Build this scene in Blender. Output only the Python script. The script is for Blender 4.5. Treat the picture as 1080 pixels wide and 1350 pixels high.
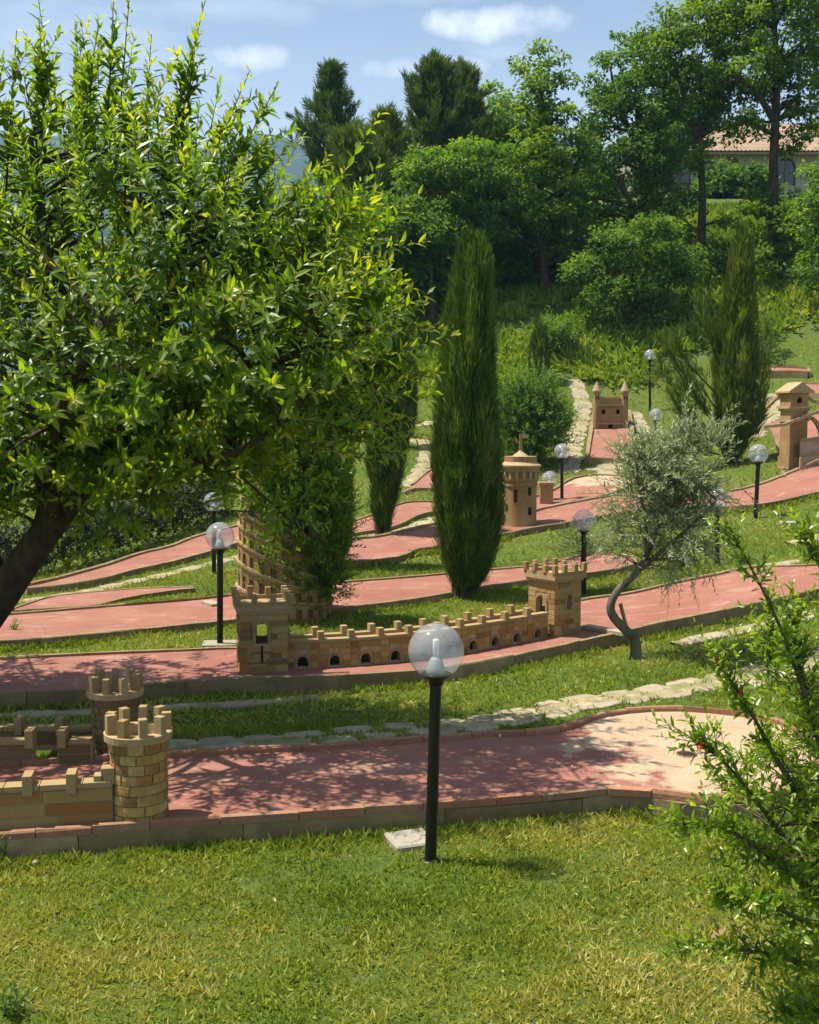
import bpy, bmesh, math, random
import numpy as np
from mathutils import Vector, Matrix

for _o in list(bpy.data.objects):
    bpy.data.objects.remove(_o)
random.seed(7)
RNG = np.random.default_rng(11)
SC = bpy.context.scene
COL = SC.collection

# ------------------------------------------------------------------ camera, sky, sun, exposure
FOC, CAMZ, TILT = 1500.0, 1.98, math.atan(125 / 1500.0)
cam_data = bpy.data.cameras.new('camera')
cam = bpy.data.objects.new('camera', cam_data)
COL.objects.link(cam)
cam.location = (0, 0, CAMZ)
cam.rotation_euler = (math.pi / 2 - TILT, 0, 0)
cam_data.sensor_fit = 'VERTICAL'
cam_data.sensor_height = 24.0
cam_data.sensor_width = 24.0
cam_data.lens = 24.0 * FOC / 1350.0
cam_data.clip_start = 0.05
cam_data.clip_end = 6000
SC.camera = cam

SUN_TO = Vector((-0.43, 0.07, 0.95)).normalized()       # towards the sun
SUN_EL = math.asin(SUN_TO.z)
SUN_AZ = math.atan2(SUN_TO.x, SUN_TO.y)
SUN_POWER, SKY_POWER = 4.8, 0.07

world = bpy.data.worlds.new('World')
SC.world = world
world.use_nodes = True
nt = world.node_tree
nt.nodes.clear()
w_out = nt.nodes.new('ShaderNodeOutputWorld')
w_bg = nt.nodes.new('ShaderNodeBackground')
w_bg.inputs['Strength'].default_value = SKY_POWER
sky = nt.nodes.new('ShaderNodeTexSky')
sky.sky_type = 'NISHITA'
sky.sun_disc = False
sky.sun_elevation = SUN_EL
sky.sun_rotation = SUN_AZ
sky.altitude = 300
sky.air_density = 1.0
sky.dust_density = 1.2
sky.ozone_density = 1.6
# thin cloud veils and a few small cumulus, all set by sky direction
tc = nt.nodes.new('ShaderNodeTexCoord')
mp = nt.nodes.new('ShaderNodeMapping')
mp.inputs['Scale'].default_value = (3.0, 3.0, 10.5)
mp.inputs['Location'].default_value = (0.35, 0.2, 0.75)
nt.links.new(tc.outputs['Generated'], mp.inputs['Vector'])
nz = nt.nodes.new('ShaderNodeTexNoise')
nz.inputs['Scale'].default_value = 1.35
nz.inputs['Detail'].default_value = 8.0
nz.inputs['Roughness'].default_value = 0.56
nt.links.new(mp.outputs['Vector'], nz.inputs['Vector'])
veil = nt.nodes.new('ShaderNodeMapRange')
veil.inputs['From Min'].default_value = 0.40
veil.inputs['From Max'].default_value = 0.72
veil.inputs['To Max'].default_value = 0.5
nt.links.new(nz.outputs['Fac'], veil.inputs['Value'])


def math_node(op, a, b=None, tree=None, clamp=False):
    t = tree or nt
    n = t.nodes.new('ShaderNodeMath')
    n.operation = op
    n.use_clamp = clamp
    for i, x in enumerate((a, b)):
        if x is None:
            continue
        if isinstance(x, (int, float)):
            n.inputs[i].default_value = x
        else:
            t.links.new(x, n.inputs[i])
    return n.outputs[0]


def px_dir(u, v):
    cx, cy = (u - 540) / FOC, (675 - v) / FOC
    c, s = math.cos(TILT), math.sin(TILT)
    return np.array([cx, c + cy * s, -s + cy * c])


nz2 = nt.nodes.new('ShaderNodeTexNoise')
nz2.inputs['Scale'].default_value = 17.0
nz2.inputs['Detail'].default_value = 9.0
nz2.inputs['Roughness'].default_value = .62
nt.links.new(tc.outputs['Generated'], nz2.inputs['Vector'])
sep = nt.nodes.new('ShaderNodeSeparateXYZ')
nt.links.new(tc.outputs['Generated'], sep.inputs[0])
cloud = None
for (u, v, ru, rv, amt) in ((662, 30, 105, 26, 1.0), (340, 74, 80, 22, .7), (560, 92, 110, 20, .7), (1220, 60, 160, 40, .8), (-260, 20, 180, 36, .8)):
    d = px_dir(u, v)
    d = d / np.linalg.norm(d)
    # distance measured on the sky sphere, flatter below than above
    dx = math_node('DIVIDE', math_node('SUBTRACT', sep.outputs[0], float(d[0])), ru / FOC)
    dz = math_node('DIVIDE', math_node('SUBTRACT', sep.outputs[2], float(d[2])), rv / FOC)
    dy = math_node('SUBTRACT', sep.outputs[1], float(d[1]))
    r2 = math_node('ADD', math_node('ADD', math_node('MULTIPLY', dx, dx), math_node('MULTIPLY', dz, dz)),
                   math_node('MULTIPLY', math_node('MULTIPLY', dy, dy), 20.0))
    e = math_node('SUBTRACT', 1.0, r2)
    e = math_node('ADD', e, math_node('MULTIPLY', math_node('SUBTRACT', nz2.outputs['Fac'], 0.53), 2.6))
    e = math_node('MULTIPLY', e, 0.8, clamp=True)
    e = math_node('MULTIPLY', e, amt * 1.0)
    cloud = e if cloud is None else math_node('MAXIMUM', cloud, e)
fac = math_node('MAXIMUM', veil.outputs[0], cloud, clamp=True)
low = nt.nodes.new('ShaderNodeMapRange')            # the veil thickens towards the horizon
low.inputs['From Min'].default_value = 0.02
low.inputs['From Max'].default_value = 0.40
low.inputs['To Min'].default_value = 0.72
low.inputs['To Max'].default_value = 0.0
nt.links.new(sep.outputs[2], low.inputs['Value'])
fac = math_node('MAXIMUM', fac, low.outputs[0], clamp=True)
wmix = nt.nodes.new('ShaderNodeMix')
wmix.data_type = 'RGBA'
nt.links.new(fac, wmix.inputs[0])
nt.links.new(sky.outputs[0], wmix.inputs[6])
wmix.inputs[7].default_value = (10.5, 10.7, 11.2, 1)
nt.links.new(wmix.outputs[2], w_bg.inputs['Color'])
nt.links.new(w_bg.outputs[0], w_out.inputs['Surface'])

sun_data = bpy.data.lights.new('sun', 'SUN')
sun_data.energy = SUN_POWER
sun_data.angle = math.radians(0.53)
sun_data.color = (1.0, 0.93, 0.80)
sun = bpy.data.objects.new('sun', sun_data)
COL.objects.link(sun)
sun.rotation_euler = SUN_TO.to_track_quat('Z', 'Y').to_euler()

SC.view_settings.view_transform = 'Standard'
SC.view_settings.look = 'None'
SC.view_settings.gamma = 1.0
SC.view_settings.exposure = 0.92
SC.view_settings.use_curve_mapping = False
SC.cycles.max_bounces = 8
SC.cycles.diffuse_bounces = 3
SC.cycles.transparent_max_bounces = 16
SC.cycles.transmission_bounces = 6
SC.cycles.caustics_reflective = False
SC.cycles.caustics_refractive = False
SC.cycles.sample_clamp_indirect = 6

# ------------------------------------------------------------------ terrain heights (thin plate through surveyed points)
CT = []
for x in (-9, -5, -2, 0, 2, 4.5, 8):
    for y in (0, 3, 5, 6.8):
        CT.append((x, y, 0))
CT += [(-6, 9, 0), (-2, 9, 0), (0, 9, 0), (3, 9, .06), (6, 9, .3), (9, 9, .6),
       (-9, 10.5, -.05), (-5, 10.5, 0), (0, 10.5, .0), (3.2, 10.5, .22), (7, 11, .7),
       (-6, 12.5, 0), (-2, 12.5, 0), (0, 12.5, .02), (2, 12.5, .08), (4, 12.5, .45), (8, 13, 1.1),
       (4.4, 14.4, .7), (-4, 14.4, .05), (0, 14.4, .2), (-9, 15, 0),
       (1.6, 16, .46), (-4, 16, .15), (-1, 16, .36), (6, 16, 1.05), (10, 16, 1.6),
       (2.5, 18.5, .66), (-1, 18.5, .75), (-5, 18.5, .35), (6, 18.5, 1.3),
       (3.5, 21, 1.2), (-1, 21, 1.15), (-6, 21, .5), (8, 21, 1.9),
       (5.3, 25, 2.1), (2, 25, 2.2), (-2, 25, 1.9), (-8, 25, .7), (10, 25, 3.0),
       (5, 29, 4.3), (0, 29, 3.6), (-4, 29, 2.4), (-10, 29, .9), (11, 29, 5.5),
       (7, 36, 7.6), (0, 36, 6.0), (-6, 36, 2.8), (14, 36, 8.4), (-14, 36, .8),
       (10, 45, 10.4), (0, 45, 8.6), (-8, 45, 3), (20, 45, 10.6), (-20, 45, -1),
       (10, 60, 13), (0, 60, 10), (-12, 60, 1), (25, 60, 12.6), (-25, 60, -4), (-30, 30, -1), (-20, 10, -.5),
       (-20, 0, -.3), (18, 0, .4), (18, 12, 2), (22, 28, 9)]
CT = np.array(CT, float)


def _tps(r2):
    return np.where(r2 > 1e-9, r2 * np.log(r2 + 1e-12), 0) * .5


def _fit():
    n = len(CT)
    d = ((CT[:, None, :2] - CT[None, :, :2]) ** 2).sum(-1)
    P = np.c_[np.ones(n), CT[:, :2]]
    A = np.block([[_tps(d) + np.eye(n) * .6, P], [P.T, np.zeros((3, 3))]])
    return np.linalg.solve(A, np.r_[CT[:, 2], 0, 0, 0])


TW = _fit()


def ground_z(x, y):
    x = np.atleast_1d(np.asarray(x, float))
    y = np.atleast_1d(np.asarray(y, float))
    xc, yc = np.clip(x, -28, 24), np.clip(y, -6, 60)
    d = (xc[..., None] - CT[:, 0]) ** 2 + (yc[..., None] - CT[:, 1]) ** 2
    return _tps(d) @ TW[:-3] + TW[-3] + TW[-2] * xc + TW[-1] * yc


def gz(x, y):
    return float(ground_z(x, y)[0])


def at(u, v, h=0.0, y0=1.5, y1=60):
    """where the view line through this spot of the photograph meets the ground (raised by h)"""
    d = px_dir(u, v)
    d = d / d[1]
    ys = np.arange(y0, y1, .05)
    z = CAMZ + d[2] * ys - h
    t = ground_z(d[0] * ys, ys)
    hit = z < t
    i = int(np.argmax(hit)) if hit.any() else len(ys) - 1
    a, b = z[i - 1] - t[i - 1], z[i] - t[i]
    y = ys[i - 1] + .05 * a / (a - b) if hit.any() else ys[-1]
    return np.array([d[0] * y, y, CAMZ + d[2] * y])


def pt(u, v, Y):
    d = px_dir(u, v)
    return CAMZ * np.array([0, 0, 1.]) + d / d[1] * Y


def vnoise(x, y, seed=0):
    x = np.asarray(x, float)
    y = np.asarray(y, float)
    xi, yi = np.floor(x).astype(np.int64), np.floor(y).astype(np.int64)
    fx, fy = x - xi, y - yi
    fx, fy = fx * fx * (3 - 2 * fx), fy * fy * (3 - 2 * fy)

    def h(a, b):
        n = (a * 374761393 + b * 668265263 + seed * 974634) & 0x7fffffff
        n = ((n ^ (n >> 13)) * 1274126177) & 0x7fffffff
        return ((n ^ (n >> 16)) & 0xffff) / 65535.0
    return (h(xi, yi) * (1 - fx) + h(xi + 1, yi) * fx) * (1 - fy) + (h(xi, yi + 1) * (1 - fx) + h(xi + 1, yi + 1) * fx) * fy


def fnoise(x, y, seed=0):
    return (vnoise(x, y, seed) + .5 * vnoise(2.1 * x + 5, 2.1 * y + 3, seed + 1) + .25 * vnoise(4.3 * x, 4.3 * y, seed + 2)) / 1.75


# ------------------------------------------------------------------ objects and meshes
WLOC = {}


def unit(a):
    a = np.asarray(a, float)
    return a / np.maximum(np.linalg.norm(a, axis=-1, keepdims=True), 1e-9)


def mesh_np(name, V, Fs, tint=None, smooth=False):
    V = np.asarray(V, np.float32)
    me = bpy.data.meshes.new(name)
    Fs = [np.asarray(f, np.int32) for f in Fs if len(f)]
    me.vertices.add(len(V))
    me.vertices.foreach_set('co', V.ravel())
    loops = np.concatenate([f.ravel() for f in Fs])
    tot = np.concatenate([np.full(len(f), f.shape[1], np.int32) for f in Fs])
    start = np.concatenate([[0], np.cumsum(tot)[:-1]]).astype(np.int32)
    me.loops.add(len(loops))
    me.loops.foreach_set('vertex_index', loops)
    me.polygons.add(len(tot))
    me.polygons.foreach_set('loop_start', start)
    me.polygons.foreach_set('loop_total', tot)
    me.polygons.foreach_set('use_smooth', np.full(len(tot), bool(smooth)))
    if tint is not None:
        a = me.attributes.new('tint', 'FLOAT', 'POINT')
        a.data.foreach_set('value', np.asarray(tint, np.float32))
    me.update(calc_edges=True)
    me.validate()
    return me


def put(name, me, mat, parent=None, loc=None, kind=None):
    """link a mesh; world-space geometry is moved so that the object's origin sits at its parent's base"""
    if mat is not None and len(me.materials) == 0:
        me.materials.append(mat)
    o = bpy.data.objects.new(name, me)
    COL.objects.link(o)
    pw = WLOC.get(parent.name, np.zeros(3)) if parent else np.zeros(3)
    if parent:
        o.parent = parent
    if loc is None:
        WLOC[o.name] = pw
        if parent is not None and me.users == 1:
            me.transform(Matrix.Translation(Vector(-pw)))
    else:
        WLOC[o.name] = np.array(loc, float)
        o.location = Vector(np.array(loc, float) - pw)
    if kind:
        o['kind'] = kind
    return o


def thing(name, label, cat, loc, group=None, kind=None):
    o = bpy.data.objects.new(name, None)
    COL.objects.link(o)
    o.empty_display_size = .1
    o.location = Vector(loc)
    WLOC[o.name] = np.array(loc, float)
    tag(o, label, cat, group, kind)
    return o


def tag(o, label=None, cat=None, group=None, kind=None):
    if label:
        o['label'] = label
    if cat:
        o['category'] = cat
    if group:
        o['group'] = group
    if kind:
        o['kind'] = kind
    return o


class MB:
    """collects small solids into one mesh"""
    def __init__(self):
        self.v, self.f, self.n = [], {3: [], 4: []}, 0

    def add(self, V, F):
        V = np.asarray(V, float)
        for f in F:
            self.f.setdefault(len(f), []).append([i + self.n for i in f])
        self.v.append(V)
        self.n += len(V)

    def box(self, c, sx, sy, sz, ax=None, ay=None, az=None):
        ax = np.array([1., 0, 0]) if ax is None else np.asarray(ax, float)
        ay = np.array([0, 1., 0]) if ay is None else np.asarray(ay, float)
        az = np.array([0, 0, 1.]) if az is None else np.asarray(az, float)
        c = np.asarray(c, float)
        V = [c + ax * sx / 2 * i + ay * sy / 2 * j + az * sz / 2 * k for k in (-1, 1) for j in (-1, 1) for i in (-1, 1)]
        self.add(V, [(0, 2, 3, 1), (4, 5, 7, 6), (0, 1, 5, 4), (1, 3, 7, 5), (3, 2, 6, 7), (2, 0, 4, 6)])

    def beam(self, a, b, w, h):
        a, b = np.asarray(a, float), np.asarray(b, float)
        d = unit(b - a)
        s = unit(np.cross(d, [0, 0, 1.])) if abs(d[2]) < .98 else np.array([1., 0, 0])
        self.box((a + b) / 2, np.linalg.norm(b - a), w, h, d, s, np.cross(s, d))

    def lathe(self, prof, c=(0, 0, 0), n=24, cap=True):
        c = np.asarray(c, float)
        t = np.arange(n) * 2 * math.pi / n
        V = np.concatenate([np.c_[r * np.cos(t), r * np.sin(t), np.full(n, z)] for r, z in prof]) + c
        F = []
        for k in range(len(prof) - 1):
            for i in range(n):
                j = (i + 1) % n
                F.append((k * n + i, k * n + j, (k + 1) * n + j, (k + 1) * n + i))
        if cap:
            F.append(tuple(range(n - 1, -1, -1)))
            F.append(tuple((len(prof) - 1) * n + i for i in range(n)))
        self.add(V, F)

    def mesh(self, name, smooth=False, tint=None):
        return mesh_np(name, np.concatenate(self.v), [np.array(f) for f in self.f.values() if f], tint, smooth)


def tubes(lines, sides=5):
    """lines: list of (points (k,3), radii (k,)) -> V, F"""
    V, F, n = [], [], 0
    ang = np.arange(sides) * 2 * math.pi / sides
    for P, R in lines:
        P = np.asarray(P, float)
        k = len(P)
        T = unit(np.gradient(P, axis=0))
        ref = np.array([0.31, 0.87, 0.12]) if abs(T[0] @ np.array([0, 0, 1.])) > .8 else np.array([0, 0, 1.])
        A = unit(np.cross(T, ref))
        B = np.cross(T, A)
        ring = P[:, None] + (A[:, None] * np.cos(ang)[None, :, None] + B[:, None] * np.sin(ang)[None, :, None]) * np.asarray(R)[:, None, None]
        V.append(ring.reshape(-1, 3))
        i = np.arange(sides)
        for q in range(k - 1):
            F.append(np.c_[n + q * sides + i, n + q * sides + (i + 1) % sides, n + (q + 1) * sides + (i + 1) % sides, n + (q + 1) * sides + i])
        n += k * sides
    return np.concatenate(V), np.concatenate(F)


def curve(pts, k):
    """smooth polyline through pts (Catmull-Rom), k points"""
    P = np.asarray(pts, float)
    if len(P) == 2:
        t = np.linspace(0, 1, k)[:, None]
        return P[0] * (1 - t) + P[1] * t
    Q = np.vstack([2 * P[0] - P[1], P, 2 * P[-1] - P[-2]])
    t = np.linspace(0, len(P) - 1 - 1e-6, k)
    i = t.astype(int)
    f = (t - i)[:, None]
    a, b, c, d = Q[i], Q[i + 1], Q[i + 2], Q[i + 3]
    return .5 * (2 * b + (c - a) * f + (2 * a - 5 * b + 4 * c - d) * f ** 2 + (3 * b - a - 3 * c + d) * f ** 3)


def resample(P, n=None, step=None):
    P = np.asarray(P, float)
    s = np.r_[0, np.cumsum(np.linalg.norm(np.diff(P, axis=0), axis=1))]
    if n is None:
        n = max(2, int(round(s[-1] / step)) + 1)
    t = np.linspace(0, s[-1], n)
    return np.stack([np.interp(t, s, P[:, k]) for k in range(P.shape[1])], 1)


def leaf_cards(P, D, N, L, W, curl=.25, fold=.3, full=True):
    """many leaves in one go: full = 8 points each (folded, curled), else 4 points"""
    P, D = np.asarray(P, float), unit(D)
    S = unit(np.cross(D, N))
    N = np.cross(S, D)
    L = np.broadcast_to(np.asarray(L, float), len(P))[:, None]
    W = np.broadcast_to(np.asarray(W, float), len(P))[:, None] * .5
    n = len(P)
    curl = np.broadcast_to(np.asarray(curl, float), n)[:, None]
    if not full:
        mid = P + D * L * .45
        V = np.stack([P, mid - S * W + N * W * fold, P + D * L - N * L * curl, mid + S * W + N * W * fold], 1)
        b = np.arange(n)[:, None] * 4
        return V.reshape(-1, 3), [np.concatenate([b + [0, 2, 1], b + [0, 3, 2]])], 4
    c1 = P + D * L * .32 - N * L * curl * .08
    c2 = P + D * L * .7 - N * L * curl * .48
    tip = P + D * L - N * L * curl
    V = np.stack([P, c1, c1 - S * W + N * W * fold, c1 + S * W + N * W * fold,
                  c2, c2 - S * W * .8 + N * W * fold * .8, c2 + S * W * .8 + N * W * fold * .8, tip], 1)
    b = np.arange(n)[:, None] * 8
    T = np.concatenate([b + [0, 1, 2], b + [0, 3, 1], b + [5, 4, 7], b + [4, 6, 7]])
    Q = np.concatenate([b + [2, 1, 4, 5], b + [1, 3, 6, 4]])
    return V.reshape(-1, 3), [T, Q], 8


def rand_dirs(n, up=0.0):
    d = RNG.normal(size=(n, 3))
    d[:, 2] += up
    return unit(d)


# ------------------------------------------------------------------ materials
def new_mat(name):
    m = bpy.data.materials.new(name)
    m.use_nodes = True
    t = m.node_tree
    b = t.nodes['Principled BSDF']
    return m, t, b


def ramp_node(t, stops, src, interp='LINEAR'):
    r = t.nodes.new('ShaderNodeValToRGB')
    r.color_ramp.interpolation = interp
    e = r.color_ramp.elements
    while len(e) < len(stops):
        e.new(.5)
    for k, (p, c) in enumerate(stops):
        e[k].position = p
        e[k].color = (c[0], c[1], c[2], 1)
    t.links.new(src, r.inputs[0])
    return r.outputs[0]


def noise_node(t, scale, detail=4, rough=.55, coord='Object', stretch=None):
    tcn = t.nodes.new('ShaderNodeTexCoord')
    n = t.nodes.new('ShaderNodeTexNoise')
    n.inputs['Scale'].default_value = scale
    n.inputs['Detail'].default_value = detail
    n.inputs['Roughness'].default_value = rough
    src = tcn.outputs[coord]
    if coord == 'World':
        pass
    if stretch:
        mpn = t.nodes.new('ShaderNodeMapping')
        mpn.inputs['Scale'].default_value = stretch
        t.links.new(src, mpn.inputs['Vector'])
        src = mpn.outputs[0]
    t.links.new(src, n.inputs['Vector'])
    return n.outputs['Fac']


def mixc(t, fac, a, b, mode='MIX'):
    m = t.nodes.new('ShaderNodeMix')
    m.data_type = 'RGBA'
    m.blend_type = mode
    for i, x in ((0, fac), (6, a), (7, b)):
        if isinstance(x, (int, float)):
            m.inputs[i].default_value = x
        elif isinstance(x, tuple):
            m.inputs[i].default_value = (x[0], x[1], x[2], 1)
        else:
            t.links.new(x, m.inputs[i])
    return m.outputs[2]


def bump(t, b, src, strength=.4, dist=.01):
    n = t.nodes.new('ShaderNodeBump')
    n.inputs['Strength'].default_value = strength
    n.inputs['Distance'].default_value = dist
    t.links.new(src, n.inputs['Height'])
    t.links.new(n.outputs[0], b.inputs['Normal'])


def leaf_material(name, stops, rough=.42, trans=.38, spec=.5, tcol=(1.95, 1.9, .5)):
    """leaf: coloured by the leaf's own tint, lets part of the light through"""
    m, t, b = new_mat(name)
    a = t.nodes.new('ShaderNodeAttribute')
    a.attribute_name = 'tint'
    c = ramp_node(t, stops, a.outputs['Fac'])
    t.links.new(c, b.inputs['Base Color'])
    b.inputs['Roughness'].default_value = rough
    b.inputs['Specular IOR Level'].default_value = spec
    if trans > 0:
        tr = t.nodes.new('ShaderNodeBsdfTranslucent')
        t.links.new(mixc(t, 1.0, c, tcol, 'MULTIPLY'), tr.inputs['Color'])
        mx = t.nodes.new('ShaderNodeMixShader')
        mx.inputs[0].default_value = trans
        t.links.new(b.outputs[0], mx.inputs[1])
        t.links.new(tr.outputs[0], mx.inputs[2])
        t.links.new(mx.outputs[0], t.nodes['Material Output'].inputs['Surface'])
    return m


def stone_material(name, stops, nscale=30, rough=.9, per_object=True, dirt=.5, interp='LINEAR', bmp=.5, grime=(.12, .09, .05)):
    """masonry: each stone takes its own colour (object random), then grain and blotches"""
    m, t, b = new_mat(name)
    if per_object:
        oi = t.nodes.new('ShaderNodeObjectInfo')
        c = ramp_node(t, stops, oi.outputs['Random'], interp)
    else:
        c = ramp_node(t, stops, noise_node(t, nscale * .12, 5), interp)
    n1 = noise_node(t, nscale, 5)
    c = mixc(t, ramp_node(t, [(.35, (0, 0, 0)), (.75, (dirt,) * 3)], n1), c, grime)
    n2 = noise_node(t, nscale * 4, 3)
    c = mixc(t, .28, c, ramp_node(t, [(.3, (.25, .25, .25)), (.7, (.85, .85, .85))], n2), 'OVERLAY')
    t.links.new(c, b.inputs['Base Color'])
    b.inputs['Roughness'].default_value = rough
    b.inputs['Specular IOR Level'].default_value = .2
    bump(t, b, n2, bmp, .004)
    return m


def plain(name, col, rough=.6, metal=0.0, spec=.5, nscale=None, var=.3):
    m, t, b = new_mat(name)
    if nscale:
        n = noise_node(t, nscale, 4)
        c = ramp_node(t, [(.25, tuple(x * (1 - var) for x in col)), (.75, tuple(min(1, x * (1 + var)) for x in col))], n)
        t.links.new(c, b.inputs['Base Color'])
        bump(t, b, n, .3, .003)
    else:
        b.inputs['Base Color'].default_value = (*col, 1)
    b.inputs['Roughness'].default_value = rough
    b.inputs['Metallic'].default_value = metal
    b.inputs['Specular IOR Level'].default_value = spec
    return m


SAND = [(0.0, (.44, .27, .085)), (.22, (.49, .315, .105)), (.40, (.38, .17, .045)), (.5, (.50, .34, .13)), (.66, (.34, .215, .065)), (.80, (.44, .235, .07)), (.92, (.24, .135, .05)), (1, (.46, .30, .105))]
M_BRICK = stone_material('sandstone_brick', SAND, 20, .9, True, .7, 'CONSTANT', .9)
M_MORTAR = stone_material('pale_mortar', [(0, (.34, .26, .14)), (1, (.42, .33, .19))], 40, .95, False, .5)
M_MERLON = stone_material('merlon_stone', [(0, (.33, .235, .10)), (.5, (.40, .29, .14)), (1, (.35, .22, .085))], 30, .9, True, .55)
M_DARKBRICK = stone_material('shade_dark_brick', [(0, (.13, .095, .04)), (.5, (.19, .14, .06)), (1, (.15, .105, .045))], 30, .95, True, .75)  # rear castle masonry, courtyard shade put into the darker colour
M_TOWER = stone_material('tower_stone', [(.3, (.25, .145, .06)), (.5, (.33, .205, .09)), (.7, (.41, .28, .13))], 22, .9, False, .35)
M_TOWERROOF = stone_material('roof_stone', [(.3, (.36, .245, .13)), (.7, (.46, .335, .195))], 30, .9, False, .45)
M_KERB = stone_material('kerb_stone', [(0, (.22, .16, .075)), (.4, (.27, .20, .10)), (.7, (.20, .145, .065)), (1, (.31, .235, .125))], 9, .95, True, .75, 'LINEAR', .7)
M_EDGING = stone_material('edging_brick', [(0, (.30, .13, .08)), (.4, (.38, .19, .11)), (.7, (.25, .12, .08)), (1, (.31, .18, .11))], 24, .95, True, .5, 'LINEAR', .7)
M_FLAG = stone_material('flagstone', [(0, (.28, .24, .17)), (.5, (.35, .30, .21)), (1, (.24, .21, .145))], 11, .95, True, .6, 'LINEAR', .8, (.22, .18, .10))
M_SLAB = stone_material('concrete_slab', [(.3, (.25, .225, .18)), (.7, (.33, .30, .24))], 20, .9, False, .25, 'LINEAR', .4, (.3, .26, .2))
M_BLACK = plain('black_metal', (.006, .006, .006), .38, 0, .4)
M_DARK = plain('opening_shade_black', (.008, .006, .005), .9)  # near-black colour stands in for the shade inside openings
M_WOOD = plain('weathered_wood', (.30, .20, .11), .9, 0, .2, 30)


def bark(name, a, b_):
    m, t, b = new_mat(name)
    n = noise_node(t, 14, 6, .65, 'Object', (1, 1, .25))
    t.links.new(ramp_node(t, [(.3, a), (.7, b_)], n), b.inputs['Base Color'])
    b.inputs['Roughness'].default_value = .95
    b.inputs['Specular IOR Level'].default_value = .15
    bump(t, b, n, 1.0, .03)
    return m


M_BARK = bark('bark', (.025, .018, .012), (.10, .075, .05))
M_BARK_PALE = bark('pale_bark', (.06, .05, .035), (.20, .165, .12))


def noise_vec(t, scale):
    tcn = t.nodes.new('ShaderNodeTexCoord')
    n = t.nodes.new('ShaderNodeTexNoise')
    n.inputs['Scale'].default_value = scale
    n.inputs['Detail'].default_value = 3
    t.links.new(tcn.outputs['Object'], n.inputs['Vector'])
    return n.outputs['Color']


def fairway_material(name, worn=None):
    """painted concrete, faded and scuffed; worn = (axis direction, where the paint has gone)"""
    m, t, b = new_mat(name)
    n1 = noise_node(t, 1.6, 6, .6)
    n2 = noise_node(t, 60, 3, .6)
    n3 = noise_node(t, 6, 7, .65, 'Object', (1, 1, 1))
    red = ramp_node(t, [(.25, (.21, .080, .056)), (.5, (.255, .105, .075)), (.75, (.30, .135, .098))], n1)
    red = mixc(t, ramp_node(t, [(.60, (0, 0, 0)), (.72, (.55,) * 3)], n3), red, (.55, .31, .23))
    red = mixc(t, .25, red, ramp_node(t, [(.3, (.3,) * 3), (.7, (.75,) * 3)], n2), 'OVERLAY')
    red = mixc(t, ramp_node(t, [(.28, (.5,) * 3), (.42, (0, 0, 0))], n3), red, (.20, .11, .085))
    n5 = noise_node(t, 2.4, 9, .72, 'Object', (1, 2.2, 1))
    red = mixc(t, ramp_node(t, [(.52, (0, 0, 0)), (.64, (.6,) * 3)], n5), red, (.35, .205, .145))
    red = mixc(t, ramp_node(t, [(.34, (.55,) * 3), (.44, (0, 0, 0))], n5), red, (.24, .105, .08))
    vo = t.nodes.new('ShaderNodeTexVoronoi')
    vo.feature = 'DISTANCE_TO_EDGE'
    vo.inputs['Scale'].default_value = .9
    tv = t.nodes.new('ShaderNodeTexCoord')
    mv = mixc(t, .12, tv.outputs['Object'], noise_vec(t, 3.0))
    t.links.new(mv, vo.inputs['Vector'])
    red = mixc(t, ramp_node(t, [(.0, (.32,) * 3), (.008, (0, 0, 0))], vo.outputs['Distance']), red, (.13, .07, .055))
    if worn:
        ax, x0, x1 = worn
        tcn = t.nodes.new('ShaderNodeTexCoord')
        dp = t.nodes.new('ShaderNodeVectorMath')
        dp.operation = 'DOT_PRODUCT'
        dp.inputs[1].default_value = ax
        t.links.new(tcn.outputs['Object'], dp.inputs[0])
        f = math_node('DIVIDE', math_node('SUBTRACT', dp.outputs['Value'], x0, t), x1 - x0, t)
        n4 = noise_node(t, 3.2, 7, .62)
        f = math_node('ADD', f, math_node('MULTIPLY', math_node('SUBTRACT', n4, .5, t), 4.6, t), t)
        f = math_node('MULTIPLY', f, 1.0, t, True)
        fr = ramp_node(t, [(.38, (0, 0, 0)), (.70, (1, 1, 1))], f)
        pale = ramp_node(t, [(.3, (.33, .235, .15)), (.7, (.42, .315, .21))], n3)
        pale = mixc(t, .3, pale, ramp_node(t, [(.3, (.3,) * 3), (.7, (.75,) * 3)], n2), 'OVERLAY')
        red = mixc(t, fr, red, pale)
    t.links.new(red, b.inputs['Base Color'])
    b.inputs['Roughness'].default_value = .82
    b.inputs['Specular IOR Level'].default_value = .25
    bump(t, b, n2, .25, .003)
    return m

# ------------------------------------------------------------------ ground, hills, haze
def grid_axis(lo, hi, step, far):
    a = list(np.arange(lo, hi + 1e-6, step))
    s, x = step, hi
    while x < far:
        s *= 1.28
        x += s
        a.append(x)
    s, x = step, lo
    pre = []
    while x > -far:
        s *= 1.28
        x -= s
        pre.append(x)
    return np.array(pre[::-1] + a)


def smoothstep(a, b, x):
    t = np.clip((x - a) / (b - a), 0, 1)
    return t * t * (3 - 2 * t)


def land_z(x, y):
    z = ground_z(x, y)
    r = np.hypot(np.maximum(np.abs(x) - 28, 0), np.maximum(np.maximum(y - 60, -6 - y), 0))
    z = z - 14 * smoothstep(5, 160, r) + 3 * (fnoise(x / 40, y / 40, 3) - .5) * smoothstep(5, 60, r)
    return z


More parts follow.
